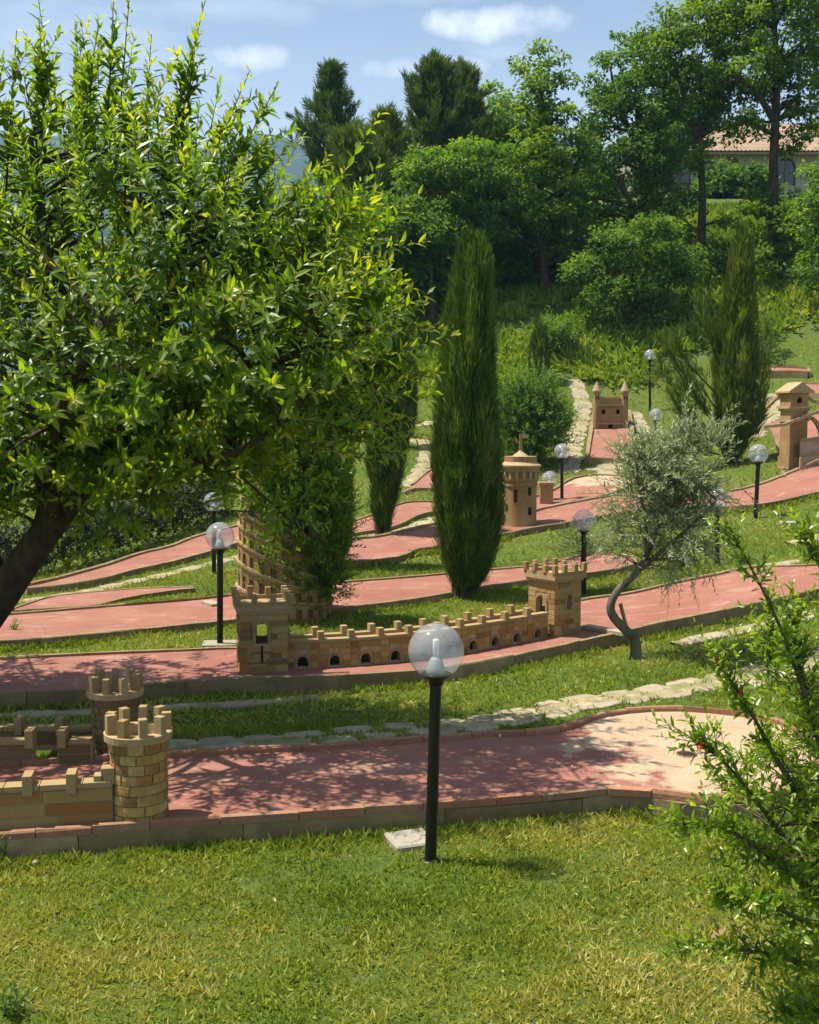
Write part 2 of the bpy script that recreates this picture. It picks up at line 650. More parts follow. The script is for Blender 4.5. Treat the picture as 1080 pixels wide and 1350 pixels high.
gx, gy = grid_axis(-12, 14, .2, 1500), grid_axis(1, 32, .2, 1500)
GX, GY = np.meshgrid(gx, gy)
GZ = land_z(GX.ravel(), GY.ravel()).reshape(GX.shape)
near = (np.hypot(GX, GY) < 40)
GZ = GZ + near * .05 * (fnoise(GX * 1.6, GY * 1.6, 5) - .55)
ny, nx = GX.shape
ii = (np.arange(ny - 1)[:, None] * nx + np.arange(nx - 1)[None, :]).ravel()
me = mesh_np('ground', np.c_[GX.ravel(), GY.ravel(), GZ.ravel()], [np.c_[ii, ii + 1, ii + nx + 1, ii + nx]], smooth=True)
m, t, b = new_mat('lawn_soil')
n1 = noise_node(t, .9, 6, .6)
n2 = noise_node(t, 14, 6, .7)
n3 = noise_node(t, 90, 4, .7)
c = ramp_node(t, [(.25, (.055, .095, .014)), (.45, (.085, .125, .022)), (.62, (.14, .145, .04)), (.82, (.27, .215, .10))], n1)
c = mixc(t, .6, c, ramp_node(t, [(.3, (.045, .08, .012)), (.55, (.09, .135, .022)), (.75, (.19, .18, .065))], n2))
c = mixc(t, .55, c, ramp_node(t, [(.25, (.2, .2, .2)), (.75, (.8, .8, .8))], n3), 'OVERLAY')
t.links.new(c, b.inputs['Base Color'])
b.inputs['Roughness'].default_value = .95
b.inputs['Specular IOR Level'].default_value = .1
bump(t, b, n3, .8, .02)
put('ground', me, m, kind='structure')

# wooded hills on the far side of the valley
azs = np.linspace(-95, 95, 260)
hv, nr = [], 14
for a in azs:
    ridge = 222 + 45 * (fnoise(a / 16., 3.3, 21) - .5) * 2 + 16 * (vnoise(a / 3.1, 1.1, 22) - .5)
    for k in range(nr):
        s = k / (nr - 1)
        r = 420 + 480 * s
        z = -16 + ridge * smoothstep(0, 1, s) * (1 + .10 * (fnoise(a / 4. + 9, s * 5, 24) - .5)) + 4 * (vnoise(a * 2., s * 20, 26) - .5)
        hv.append((r * math.sin(math.radians(a)), r * math.cos(math.radians(a)), z))
    hv.append((1050 * math.sin(math.radians(a)), 1050 * math.cos(math.radians(a)), -20))
nr += 1
ii = (np.arange(len(azs) - 1)[:, None] * nr + np.arange(nr - 1)[None, :]).ravel()
me = mesh_np('hills', np.array(hv), [np.c_[ii, ii + 1, ii + nr + 1, ii + nr]], smooth=True)
m, t, b = new_mat('wooded_hill')
n1 = noise_node(t, .012, 7, .65)
n2 = noise_node(t, .12, 4, .7)
c = ramp_node(t, [(.35, (.012, .032, .022)), (.55, (.022, .050, .030)), (.72, (.045, .07, .04)), (.85, (.09, .10, .06))], n1)
c = mixc(t, .5, c, ramp_node(t, [(.3, (.2, .2, .2)), (.7, (.8, .8, .8))], n2), 'OVERLAY')
t.links.new(c, b.inputs['Base Color'])
b.inputs['Roughness'].default_value = 1
put('hills', me, m, kind='structure')

mb = MB()
mb.box((0, 0, 110), 2900, 2900, 300)
me = mb.mesh('haze')
m = bpy.data.materials.new('haze_air')
m.use_nodes = True
t = m.node_tree
t.nodes.clear()
mo = t.nodes.new('ShaderNodeOutputMaterial')
pv = t.nodes.new('ShaderNodeVolumePrincipled')
pv.inputs['Color'].default_value = (.36, .64, 1.0, 1)
pv.inputs['Density'].default_value = HAZE = .00036
pv.inputs['Anisotropy'].default_value = .0
t.links.new(pv.outputs[0], mo.inputs['Volume'])
put('haze', me, m, kind='stuff')['label'] = 'thin blue summer haze in front of the distant hills'
SC.cycles.volume_bounces = 1

# ------------------------------------------------------------------ fairways with their kerbs
POLYS = []      # plan outlines that stay free of grass


def inside_any(x, y, polys):
    res = np.zeros(len(x), bool)
    for P in polys:
        lo, hi = P.min(0), P.max(0)
        w = np.where((x > lo[0]) & (x < hi[0]) & (y > lo[1]) & (y < hi[1]))[0]
        if not len(w):
            continue
        px, py = x[w], y[w]
        c = np.zeros(len(w), bool)
        for i in range(len(P)):
            (x1, y1), (x2, y2) = P[i], P[i - 1]
            if y1 == y2:
                continue
            c ^= ((y1 > py) != (y2 > py)) & (px < (x2 - x1) * (py - y1) / (y2 - y1) + x1)
        res[w] |= c
    return res


def edge_world(px, h, k):
    P = np.array([at(u, v, h) for u, v in px])
    return resample(curve(P, 12 * len(P)), k)


def kerb_piece(A, B, side, w, z_in, z_out, top, rough_=.003, outset=0.0):
    """one kerb stone from A to B (points on the surface edge); side = outward unit vectors at A and B"""
    V = []
    j0 = RNG.normal(0, rough_, 4)
    for P, s in zip(A, side):
        j = j0 + RNG.normal(0, rough_ * .5, 4)
        s3 = np.array([s[0], s[1], 0])
        ch = .006
        V += [P + s3 * outset + [0, 0, z_in], P + s3 * outset + [0, 0, top - ch + j[0]], P + s3 * (outset + ch) + [0, 0, top + j[1]],
              P + s3 * (outset + w - ch + j[3] * .5) + [0, 0, top + j[1]], P + s3 * (outset + w + j[3]) + [0, 0, top - ch + j[2]], P + s3 * (outset + w + j[3]) + [0, 0, z_out]]
    n = len(A)
    F = [(q * 6 + k, q * 6 + (k + 1) % 6, q * 6 + 6 + (k + 1) % 6, q * 6 + 6 + k) for q in range(n - 1) for k in range(6)]
    return np.array(V), F + [(5, 4, 3, 2, 1, 0), tuple((n - 1) * 6 + k for k in range(6))]


def lay_kerb(parent, P, out, w, piece, top, depth, mat, name, stuff=False, outset=0.0, zin=-.03):
    """P: edge points; out: outward normals. Near kerbs are single stones, far ones are joined."""
    seg = np.linalg.norm(np.diff(P, axis=0), axis=1)
    s = np.r_[0, np.cumsum(seg)]
    cuts, x = [0.0], 0.0
    while x < s[-1] - piece * .6:
        x = min(s[-1], x + piece * random.uniform(.75, 1.25))
        cuts.append(x)
    if len(cuts) < 2:
        cuts.append(s[-1])
    cuts[-1] = s[-1]

    def smp(q):
        p = np.array([np.interp(q, s, P[:, k]) for k in range(3)])
        n = unit(np.array([np.interp(q, s, out[:, k]) for k in range(2)]))
        return p, n
    mb = MB()
    for a, c in zip(cuts[:-1], cuts[1:]):
        ns = max(2, int((c - a) / .16) + 1)
        ST = [smp(q) for q in np.linspace(a + .002, c - .002, ns)]
        g_ = [gz(A[0] + na[0] * w, A[1] + na[1] * w) - A[2] for A, na in ST]
        zo = min(g_) - .06 if depth is None else -depth
        V, F = kerb_piece([q[0] for q in ST], None, [q[1] for q in ST], w, zin if depth is None else -depth, zo, top + random.gauss(0, .0015), outset=outset)
        if stuff:
            mb.add(V, F)
        else:
            q = MB()
            q.add(V, F)
            put(name, q.mesh(name), mat, parent)
    if stuff:
        put(name, mb.mesh(name), mat, parent, kind='stuff')


def plan_normals(P, away):
    T = np.gradient(P[:, :2], axis=0)
    n = unit(np.c_[-T[:, 1], T[:, 0]])
    flip = np.sign((n * (P[:, :2] - away[:, :2])).sum(1).mean())
    return n * (flip if flip else 1)


def fairway(front, back, h, mat, label, kerbs=('front', 'back'), piece=.9, kw=.045, ktop=.022, far=False, brick=False, close=None, k=60, skip_back=None):
    A, B = edge_world(front, h, k), edge_world(back, h, k)
    R = 7
    S = np.stack([A * (1 - q) + B * q for q in np.linspace(0, 1, R)], 1)       # k, R, 3
    gzz = ground_z(S[..., 0].ravel(), S[..., 1].ravel()).reshape(k, R)
    S[..., 2] = np.maximum(S[..., 2], gzz + .02)
    V = S.reshape(-1, 3)
    i = (np.arange(k - 1)[:, None] * R + np.arange(R - 1)[None, :]).ravel()
    me = mesh_np('fairway', V, [np.c_[i, i + R, i + R + 1, i + 1]], smooth=True)
    o = put('fairway', me, mat, kind='structure')
    o['label'] = label
    poly = np.vstack([A[:, :2], B[::-1, :2]])
    POLYS.append(poly)
    nA, nB = plan_normals(A, B), plan_normals(B, A)
    ends = {'front': (A, nA), 'back': (B, nB)}
    for e, idx in (('start', 0), ('end', k - 1)):
        P = resample(np.array([A[idx], B[idx]]), 12)
        d = unit((A[idx] - A[idx - 1] if idx else A[0] - A[1])[:2])
        ends[e] = (P, np.repeat(d[None], 12, 0))
    for kx in kerbs:
        P, n = ends[kx]
        POLYS.append(np.vstack([P[:, :2], (P[:, :2] + n * (kw + .015))[::-1]]))
        if brick:
            lay_kerb(o, P, n, kw, .9, -.010, None, M_KERB, 'kerb_stone', far)
            lay_kerb(o, P, n, kw - .004, .30, .030, .010, M_EDGING, 'edging_brick', far)
        else:
            lay_kerb(o, P, n, kw, piece, ktop, None, M_KERB, 'kerb' if far else 'kerb_stone', far)
    return o, A, B


W1 = fairway_material('worn_red_concrete', ((1, .12, 0), 1.55, 2.05))
W0 = fairway_material('red_concrete')
W6 = fairway_material('sun_bleached_red_concrete', ((.8, .6, 0), 13.55, 13.9))

F1, F1A, F1B = fairway([(-150, 1112), (-60, 1106), (60, 1098), (200, 1087), (330, 1078), (450, 1070), (560, 1062), (680, 1053), (760, 1046), (826, 1040), (872, 1047), (908, 1053), (950, 1055), (1005, 1050), (1050, 1034), (1076, 1000)],
                       [(-150, 1024), (-60, 1016), (60, 1008), (215, 1000), (300, 995), (400, 990), (480, 984), (560, 978), (640, 972), (700, 970), (742, 965), (768, 956), (800, 945), (850, 939), (900, 938), (950, 942), (1005, 950), (1050, 965), (1074, 990)],
                       .10, W1, 'red concrete fairway with a bleached cream end and a hole, in front behind the nearest lamp', brick=True, k=110)
F2, F2A, F2B = fairway([(-140, 928), (0, 917), (115, 911), (195, 904), (300, 897), (420, 893), (540, 886), (620, 876), (690, 862), (780, 842), (840, 828), (920, 812), (990, 797), (1080, 777), (1150, 762)],
                       [(-140, 877), (0, 870), (120, 864), (240, 859), (305, 856), (380, 856), (450, 853), (560, 840), (640, 824), (700, 808), (775, 791), (830, 784), (890, 770), (955, 757), (992, 749), (1057, 747), (1130, 742)],
                       .09, W0, 'long curved red fairway carrying the crenellated twin-tower wall', piece=.9, k=90)
F3, F3A, F3B = fairway([(-140, 857), (0, 847), (120, 837), (300, 819), (440, 803), (540, 791), (635, 775), (695, 766), (760, 758), (812, 751), (836, 744)],
                       [(-140, 822), (0, 812), (150, 800), (270, 790), (440, 770), (540, 762), (650, 752), (705, 747), (740, 741), (765, 734), (800, 731), (833, 735)],
                       .055, W0, 'straight red fairway passing behind the big green cypress', piece=1.1, k=70, kw=.05, ktop=.022, kerbs=('front', 'back', 'end'))
F4, F4A, F4B = fairway([(449, 741), (484, 741), (524, 735), (545, 726), (575, 722), (660, 706), (703, 697), (754, 689), (828, 675), (900, 669), (982, 669), (1023, 663), (1080, 650), (1160, 632)],
                       [(456, 712), (498, 709), (540, 700), (575, 692), (650, 682), (709, 673), (754, 664), (813, 654), (870, 652), (952, 650), (998, 641), (1024, 632), (1075, 612), (1150, 590)],
                       .05, W0, 'red fairway running past the round cone-roofed tower', kw=.06, ktop=.03, far=True, k=70)
F5, _, _ = fairway([(430, 710), (462, 704), (495, 699), (522, 693), (551, 679), (585, 672)], [(430, 696), (462, 689), (487, 681), (529, 665), (555, 662), (590, 664)], .04, W0,
                   'short red fairway behind the two slim cypresses', far=True, k=24, kw=.05, ktop=.02)
F5b, _, _ = fairway([(530, 650), (545, 645), (575, 645)], [(545, 640), (566, 622), (585, 610)], .04, W0, 'small wedge of red fairway left of the big cypress by a curved path', far=True, k=16, kw=.05, ktop=.02)
F6, _, _ = fairway([(640, 694), (700, 675), (742, 664), (795, 654), (815, 647), (830, 641), (845, 635)], [(640, 668), (690, 660), (727, 649), (754, 633), (775, 628), (800, 627), (845, 632)], .05, W6,
                   'short red fairway with a pale rounded end beside a pair of lamps', far=True, k=40, kw=.06, ktop=.03)
F7, F7A, F7B = fairway([(776, 607), (836, 607)], [(786, 543), (827, 543)], .05, W0, 'narrow red fairway in front of the two-turret castle', far=True, k=8, kw=.08, ktop=.05, kerbs=('front', 'start', 'end'))
F8, _, _ = fairway([(975, 492), (1040, 491), (1066, 492)], [(975, 485), (1040, 485), (1064, 487)], .09, W0, 'far red fairway with a raised edge up on the bank', far=True, k=14, kw=.06, ktop=.04, kerbs=('front', 'back', 'end'))
F9, _, _ = fairway([(33, 778), (80, 773), (133, 764), (178, 751), (193, 749), (240, 737), (276, 727), (330, 712)], [(33, 774), (74, 765), (142, 746), (190, 730), (225, 722), (264, 707), (330, 690)], .05, W0,
                   'red fairway in front of the dark hedge', far=True, k=34, kw=.06, ktop=.03)
F10, _, _ = fairway([(20, 806), (38, 803), (118, 799), (166, 788), (230, 778), (258, 776)], [(20, 803), (40, 796), (75, 786), (124, 781), (190, 776), (256, 774)], .025, W0,
                    'thin shaded red fairway between lawn strips, left of the leaning tower', far=True, k=30, kw=.04, ktop=.012)
F11, _, _ = fairway([(1036, 630), (1033, 610), (1029, 590), (1021, 570), (1008, 560)], [(1150, 600), (1140, 580), (1120, 560), (1090, 548), (1060, 545)], .04, W0,
                    'red fairway under the stone bridge', far=True, k=24, kw=.06, ktop=.04, kerbs=('front',))
F12, _, _ = fairway([(1052, 516), (1090, 522), (1130, 528)], [(1048, 506), (1085, 507), (1130, 509)], .05, W0, 'red fairway behind the bridge tower', far=True, k=12, kw=.06, ktop=.04, kerbs=('front', 'back', 'start'))

# hole of the near fairway and the cream tee line of the curved one
hc = at(905, 995, .10)
mb = MB()
mb.lathe([(.046, -.02), (.052, .003), (.058, .004), (.060, -.01)], (hc[0], hc[1], hc[2] + .004), 24, cap=False)
put('hole_rim', mb.mesh('hole_rim', True), M_EDGING, F1)
mb = MB()
mb.lathe([(.05, -.01), (.05, .001)], (hc[0], hc[1], hc[2] + .004), 24)  # solid black disc on the surface, the hole's shade is its colour
put('hole_shade_disc', mb.mesh('hole_shade_disc'), M_DARK, F1)
a, c = at(772, 828, .09), at(826, 838, .09)
mb = MB()
mb.beam(a + [0, 0, .015], c + [0, 0, .015], .10, .03)
put('tee_bar', mb.mesh('tee_bar'), M_FLAG, F2)
a, c = at(272, 795, .055), at(286, 800, .055)
mb = MB()
mb.beam(a + [0, 0, .015], c + [0, 0, .015], .12, .03)
put('tee_bar', mb.mesh('tee_bar'), M_FLAG, F3)


# ------------------------------------------------------------------ paths of flagstones
m, t, b = new_mat('path_sand')
n1 = noise_node(t, 7, 6, .65)
t.links.new(ramp_node(t, [(.3, (.10, .14, .035)), (.48, (.24, .20, .10)), (.7, (.42, .35, .22))], n1), b.inputs['Base Color'])
b.inputs['Roughness'].default_value = .95
bump(t, b, n1, .5, .02)
M_PATH = m
FLAGS = []


def path(px, width, label, stone=.4, rows=1, keep=1.0, single=True, proud=.011, cover=1.02, base=True):
    C = resample(curve(np.array([at(u, v, .01) for u, v in px]), 60), 40)
    T = unit(np.gradient(C[:, :2], axis=0))
    N = np.c_[-T[:, 1], T[:, 0]]
    wv = width * (.5 + .12 * (vnoise(np.arange(40) * .6, 0 * np.arange(40), 9) - .5))
    if base:
        V = []
        for q in np.linspace(-1, 1, 5):
            xy = C[:, :2] + N * wv[:, None] * q
            V.append(np.c_[xy, ground_z(xy[:, 0], xy[:, 1]) + (.016 if abs(q) < .9 else -.03)])
        V = np.concatenate(V)
        i = (np.arange(4)[:, None] * 40 + np.arange(39)[None, :]).ravel()
        me = mesh_np('path', V, [np.c_[i, i + 1, i + 41, i + 40]], smooth=True)
        o = put('path', me, M_PATH, kind='structure')
        o['label'] = label
    else:
        o = thing('path', label, None, C[0], kind='structure')
    s = np.r_[0, np.cumsum(np.linalg.norm(np.diff(C[:, :2], axis=0), axis=1))]
    joined = MB()
    for r in range(rows):
        x = random.uniform(0, .2) * stone
        while x < s[-1] - stone * .3:
            ln = stone * random.uniform(.75, 1.3)
            if random.random() < keep:
                q = x + ln / 2
                c = np.array([np.interp(q, s, C[:, 0]), np.interp(q, s, C[:, 1])])
                tt = unit(np.array([np.interp(q, s, T[:, 0]), np.interp(q, s, T[:, 1])]))
                nn = np.array([-tt[1], tt[0]])
                wr = width / rows
                c = c + nn * ((r + .5) * wr - width / 2)
                nv = 7
                th = np.sort(np.arange(nv) * 2 * math.pi / nv + RNG.uniform(-.32, .32, nv))
                rx = ln / 2 * cover * RNG.uniform(.86, 1.04, nv)
                ry = wr / 2 * cover * RNG.uniform(.85, 1.08, nv)
                cx, cy = np.cos(th), np.sin(th)
                pw = .58
                xy = c + np.outer(np.sign(cx) * np.abs(cx) ** pw * rx, tt) + np.outer(np.sign(cy) * np.abs(cy) ** pw * ry, nn)
                z = gz(*c) + ground_z(xy[:, 0], xy[:, 1]) * .0
                zz = ground_z(xy[:, 0], xy[:, 1])
                tp = proud + random.uniform(-.004, .006)
                inn = c + (xy - c) * .94
                V = np.vstack([np.c_[xy, zz - .03], np.c_[xy, zz + tp - .006], np.c_[inn, zz + tp], [[c[0], c[1], zz.mean() + tp]]])
                F = []
                for k in range(nv):
                    j = (k + 1) % nv
                    F += [(k, j, nv + j, nv + k), (nv + k, nv + j, 2 * nv + j, 2 * nv + k), (2 * nv + k, 2 * nv + j, 3 * nv)]
                FLAGS.append(c + (xy - c) * .9)
                if single:
                    mb = MB()
                    mb.add(V, F)
                    put('flagstone', mb.mesh('flagstone'), M_FLAG, o)
                else:
                    joined.add(V, F)
            x += ln * 1.03
    if joined.n:
        put('flagstones', joined.mesh('flagstones'), M_FLAG, o, kind='stuff')
    return o


path([(205, 987), (300, 982), (400, 974), (540, 962), (640, 952), (720, 936), (790, 922), (870, 912), (930, 900), (985, 890), (1040, 876), (1100, 860)], .37,
     'flagstone path along the rear edge of the bleached-end fairway', .30, 2)
path([(955, 905), (1010, 893), (1070, 884)], .34, 'patch of big flagstones beside the pomegranate bush', .45, 1, base=False)
path([(0, 943), (120, 938), (240, 931), (330, 926), (420, 918)], .16, 'thin worn strip of stones in the shaded lawn under the curved fairway', .34, 1, .8)
path([(890, 849), (940, 838), (1004, 824), (1080, 806), (1140, 790)], .20, 'thin pale stone path right of the olive tree', .40, 1, .95)
path([(20, 794), (90, 784), (142, 774), (193, 763), (249, 750), (305, 736), (340, 728)], .26, 'flagstone path across the lawn right of the hedge', .42, 1, 1.0)
path([(440, 712), (515, 704), (545, 695), (575, 685), (600, 678)], .34, 'flagstone path at the foot of the slim cypress', .45, 1, 1)
path([(536, 642), (552, 625), (562, 602), (562, 585), (545, 578)], .35, 'curving path left of the big cypress', .45, 1, 1, False)
path([(757, 500), (768, 530), (764, 560), (756, 590), (750, 622)], .42, 'flagstone path left of the two-turret castle', .40, 1, 1, False)
path([(835, 543), (848, 570), (856, 600), (866, 630), (850, 655)], .38, 'flagstone path right of the two-turret castle', .40, 1, 1, False)
path([(804, 628), (804, 618), (804, 609)], .48, 'flagstone steps between two red fairways', .28, 1, 1, True)
path([(768, 619), (795, 618)], .2, 'row of sunken stones left of the flagstone steps', .5, 1, 1, False, base=False)
path([(815, 620), (850, 622)], .2, 'row of sunken stones right of the flagstone steps', .5, 1, 1, False, base=False)
path([(1010, 520), (1018, 535), (1016, 550), (1000, 562), (992, 575)], .5, 'stone path behind the bridge tower', .45, 1, 1, False)
path([(1040, 716), (1085, 706), (1140, 696)], .28, 'worn earth path above the curved fairway at the right', .5, 1, .8, False)
path([(455, 578), (480, 570), (530, 562), (580, 556)], .3, 'pale path across the far lawn', .5, 1, .7, False)
path([(975, 750), (1020, 744)], .22, 'flat stone at the corner of the curved fairway', .5, 1, 1, True, base=False)


def slab(u, v, sx, sy, sz, rot, label, name='concrete_slab', ring=False):
    p = at(u, v)
    o = thing(name, label, 'slab', p)
    ax = np.array([math.cos(rot), math.sin(rot), 0])
    ay = np.array([-ax[1], ax[0], 0])
    zc = gz(p[0], p[1])
    me = bpy.data.meshes.new('slab_top')
    bm = bmesh.new()
    bmesh.ops.create_cube(bm, size=1)
    bmesh.ops.scale(bm, vec=(sx, sy, sz), verts=bm.verts)
    bmesh.ops.bevel(bm, geom=bm.edges[:], offset=.008, segments=1, affect='EDGES')
    bm.to_mesh(me)
    bm.free()
    q = put('slab_top', me, M_SLAB, o, loc=(p[0], p[1], zc - sz * .05))
    q.rotation_euler = (0, 0, rot)
    if ring:
        mb = MB()
        mb.lathe([(.045, 0), (.058, .006), (.066, .006), (.075, 0)], (p[0] - ax[0] * .02, p[1] - ax[1] * .02, zc + sz * .45), 20, cap=False)
        mb.beam(np.array([p[0], p[1], zc + sz * .45]) + ax * .06, np.array([p[0], p[1], zc + sz * .45]) + ax * .10 + ay * .02, .02, .008)
        put('lifting_ring', mb.mesh('lifting_ring'), M_SLAB, o)
    POLYS.append(np.array([p[:2] + ax[:2] * i * sx / 2 + ay[:2] * j * sy / 2 for i, j in ((-1, -1), (1, -1), (1, 1), (-1, 1))]))


slab(541, 1112, .20, .20, .07, .35, 'square concrete cover slab in the grass at the foot of the nearest lamp', ring=True)
slab(1043, 690, .26, .20, .05, -.1, 'white concrete slab in the grass right of the lamp near the bridge')
slab(290, 850, .30, .22, .05, 0.1, 'concrete footing slab under the lamp left of the square tower')


# ------------------------------------------------------------------ masonry helpers
def unit_brick(name, mat):
    me = bpy.data.meshes.new(name)
    bm = bmesh.new()
    bmesh.ops.create_cube(bm, size=1)
    bmesh.ops.bevel(bm, geom=bm.edges[:], offset=.03, segments=1, affect='EDGES')
    bm.to_mesh(me)
    bm.free()
    me.materials.append(mat)
    return me


UB = unit_brick('brick', M_BRICK)
UBD = unit_brick('brick', M_DARKBRICK)
UM = unit_brick('merlon', M_MERLON)


def block(name, me, parent, c, ax, ay, sx, sy, sz):
    az = np.cross(ax, ay)
    o = bpy.data.objects.new(name, me)
    COL.objects.link(o)
    o.parent = parent
    c = np.asarray(c, float) - WLOC[parent.name]
    o.matrix_basis = Matrix(((ax[0] * sx, ay[0] * sy, az[0] * sz, c[0]), (ax[1] * sx, ay[1] * sy, az[1] * sz, c[1]), (ax[2] * sx, ay[2] * sy, az[2] * sz, c[2]), (0, 0, 0, 1)))
    return o


Z3 = np.array([0, 0, 1.])


def arch_panel(mb, O, ax, ay, w, h, th, arches, tops=None):
    """a wall panel from O along ax, thick along ay, with arched openings (centre x, sill z, width, spring z)"""
    xs = {0.0, w}
    for cx, sill, aw, sp in arches:
        for q in np.linspace(-1, 1, 9):
            xs.add(cx + q * aw / 2)
    xs = sorted(xs)

    def head(x, a):
        cx, sill, aw, sp = a
        d = max(0, (aw / 2) ** 2 - (x - cx) ** 2)
        return sp + math.sqrt(d)

    def quadpr(x0, x1, za0, za1, zb0, zb1):
        if zb0 - za0 < 1e-4 and zb1 - za1 < 1e-4:
            return
        V = []
        for y in (0, th):
            V += [O + ax * x0 + ay * y + Z3 * za0, O + ax * x1 + ay * y + Z3 * za1, O + ax * x1 + ay * y + Z3 * zb1, O + ax * x0 + ay * y + Z3 * zb0]
        mb.add(V, [(0, 1, 2, 3), (7, 6, 5, 4), (0, 4, 5, 1), (3, 2, 6, 7), (0, 3, 7, 4), (1, 5, 6, 2)])
    for x0, x1 in zip(xs[:-1], xs[1:]):
        a = next((a for a in arches if a[0] - a[2] / 2 - 1e-6 <= x0 and x1 <= a[0] + a[2] / 2 + 1e-6), None)
        if a is None:
            quadpr(x0, x1, 0, 0, h, h)
        else:
            quadpr(x0, x1, 0, 0, a[1], a[1])
            quadpr(x0, x1, head(x0, a), head(x1, a), h, h)


def face_bricks(parent, O, ax, ay, w, h, arches, ch, bl, proud=.004, me=None, ring=.0, ends=0.0, z0=.003, gap=.005):
    """single stones laid in courses on the face at O (ay points out of the wall)"""
    nc = max(1, int(round((h - z0) / ch)))
    ch = (h - z0) / nc
    for k in range(nc):
        za, zb = z0 + k * ch, z0 + (k + 1) * ch
        blk = []
        for cx, sill, aw, sp in arches:
            top = sp + aw / 2 + ring
            if zb > sill + .002 and za < top - .004:
                zz = np.linspace(max(za, sill), min(zb, top), 5)
                hw = max((aw / 2 + ring) if z < sp else math.sqrt(max(0, (aw / 2 + ring) ** 2 - (z - sp) ** 2)) for z in zz)
                blk.append((cx - hw, cx + hw))
        spans, x = [], -ends
        for a, c in sorted(blk):
            if a > x:
                spans.append((x, a))
            x = max(x, c)
        if x < w + ends:
            spans.append((x, w + ends))
        for a, c in spans:
            x = a
            first = True
            while x < c - .004:
                ln = bl * random.uniform(.7, 1.35) * (.6 if first and k % 2 else 1)
                first = False
                if c - (x + ln) < bl * .45:
                    ln = c - x
                if ln > .012:
                    pr = proud + random.uniform(-.0015, .002)
                    block('brick', me or UB, parent, O + ax * (x + ln / 2) + ay * (pr / 2 - .006) + Z3 * (za + zb) / 2, ax, ay,
                          ln - gap, pr + .012, ch - gap)
                x += ln


def arch_ring(mb, O, ax, ay, a, t=.02, proud=.012, n=7):
    cx, sill, aw, sp = a
    r0, r1 = aw / 2 - .001, aw / 2 + t
    for k in range(n):
        t0, t1 = math.pi * (k + .06) / n, math.pi * (k + .94) / n
        V = []
        for y in (-.01, proud):
            for r, th in ((r0, t0), (r1, t0), (r1, t1), (r0, t1)):
                V.append(O + ax * (cx + r * math.cos(th)) + ay * y + Z3 * (sp + r * math.sin(th)))
        mb.add(V, [(0, 1, 2, 3), (7, 6, 5, 4), (0, 4, 5, 1), (1, 5, 6, 2), (2, 6, 7, 3), (3, 7, 4, 0)])
    for s in (-1, 1):
        hgt = sp - sill
        mb.box(O + ax * (cx + s * (aw / 2 + t / 2)) + ay * (proud / 2 - .005) + Z3 * (sill + hgt / 2), t * .95, proud + .01, hgt * .96, ax, ay)


def rot2(phi):
    ax = np.array([math.cos(phi), math.sin(phi), 0.])
    return ax, np.array([-ax[1], ax[0], 0.])


# ------------------------------------------------------------------ round-towered castle on the near fairway
pf = at(176, 1092, .10)
castle = thing('castle', 'miniature sandstone castle with two round battlemented towers at the left edge, on the near fairway', 'castle', (pf[0], pf[1] + .13, pf[2]))


def round_tower(c, bmat, R0=.130, R1=.152, H=.445, mer=.085, seed=0):
    c = np.asarray(c, float)
    mb = MB()
    mb.lathe([(R0 - .008, -.04), (R0 - .008, H - .12), (R1 - .012, H - .035), (R1 - .010, H - .001), (R1 - .05, H - .001), (R1 - .05, H - .05)], c, 36)
    tw = put('round_tower', mb.mesh('round_tower', False), M_MORTAR, castle)
    nc = 8
    zs = np.linspace(0.0, H - .038, nc + 1)
    for k in range(nc):
        za, zb = zs[k] + .002, zs[k + 1] - .002

        def rad(z):
            q = min(1, max(0, (z - (H - .12)) / .085))
            return R0 + (R1 - .006 - R0) * q + .001
        nb = 11
        dth = 2 * math.pi / nb
        V, F = [], []
        S = 4
        for i in range(S + 1):
            th = (i / S - .5) * (dth - .03)
            for r, z in ((rad(za) - .02, za), (rad(za), za), (rad((za + zb) / 2) + .001, (za + zb) / 2), (rad(zb), zb), (rad(zb) - .02, zb)):
                V.append((r * math.cos(th), r * math.sin(th), z))
        for i in range(S):
            for j in range(4):
                F.append((i * 5 + j, (i + 1) * 5 + j, (i + 1) * 5 + j + 1, i * 5 + j + 1))
        F += [(4, 3, 2, 1, 0), tuple(S * 5 + q for q in range(5))]
        b0 = MB()
        b0.add(V, F)
        me = b0.mesh('brick')
        me.materials.append(bmat)
        for q in range(nb):
            o = bpy.data.objects.new('brick', me)
            COL.objects.link(o)
            o.parent = tw
            o.location = Vector(c - WLOC[tw.name])
            a = (q + .5 * (k % 2) + random.uniform(-.06, .06)) * dth
            s = random.uniform(.985, 1.012)
            o.rotation_euler = (0, 0, a)
            o.scale = (s, s, 1)
    # projecting rim
    mb = MB()
    mb.lathe([(R1 - .05, H - .036), (R1 + .004, H - .036), (R1 + .006, H - .004), (R1, H), (R1 - .05, H)], c, 36, cap=False)
    put('rim', mb.mesh('rim'), M_TOWERROOF, tw)
    for q in range(9):
        a = q * 2 * math.pi / 9 + .22 + seed
        ax, ay = rot2(a)
        hh = mer * random.uniform(.9, 1.08)
        block('merlon', UM, tw, c + ax * (R1 - .022) + Z3 * (H + hh / 2 - .012), ay * -1, ax, .037, .044, hh + .02)
    return tw


TA = np.array([pf[0], pf[1] + .13, pf[2]])
round_tower(TA, M_BRICK, H=.425)
pb = at(152, 1024, .10)
TB = np.array([pt(154, 1000, 6.28)[0], 6.28, pf[2]])
round_tower(TB, M_DARKBRICK, H=.365, seed=.2)


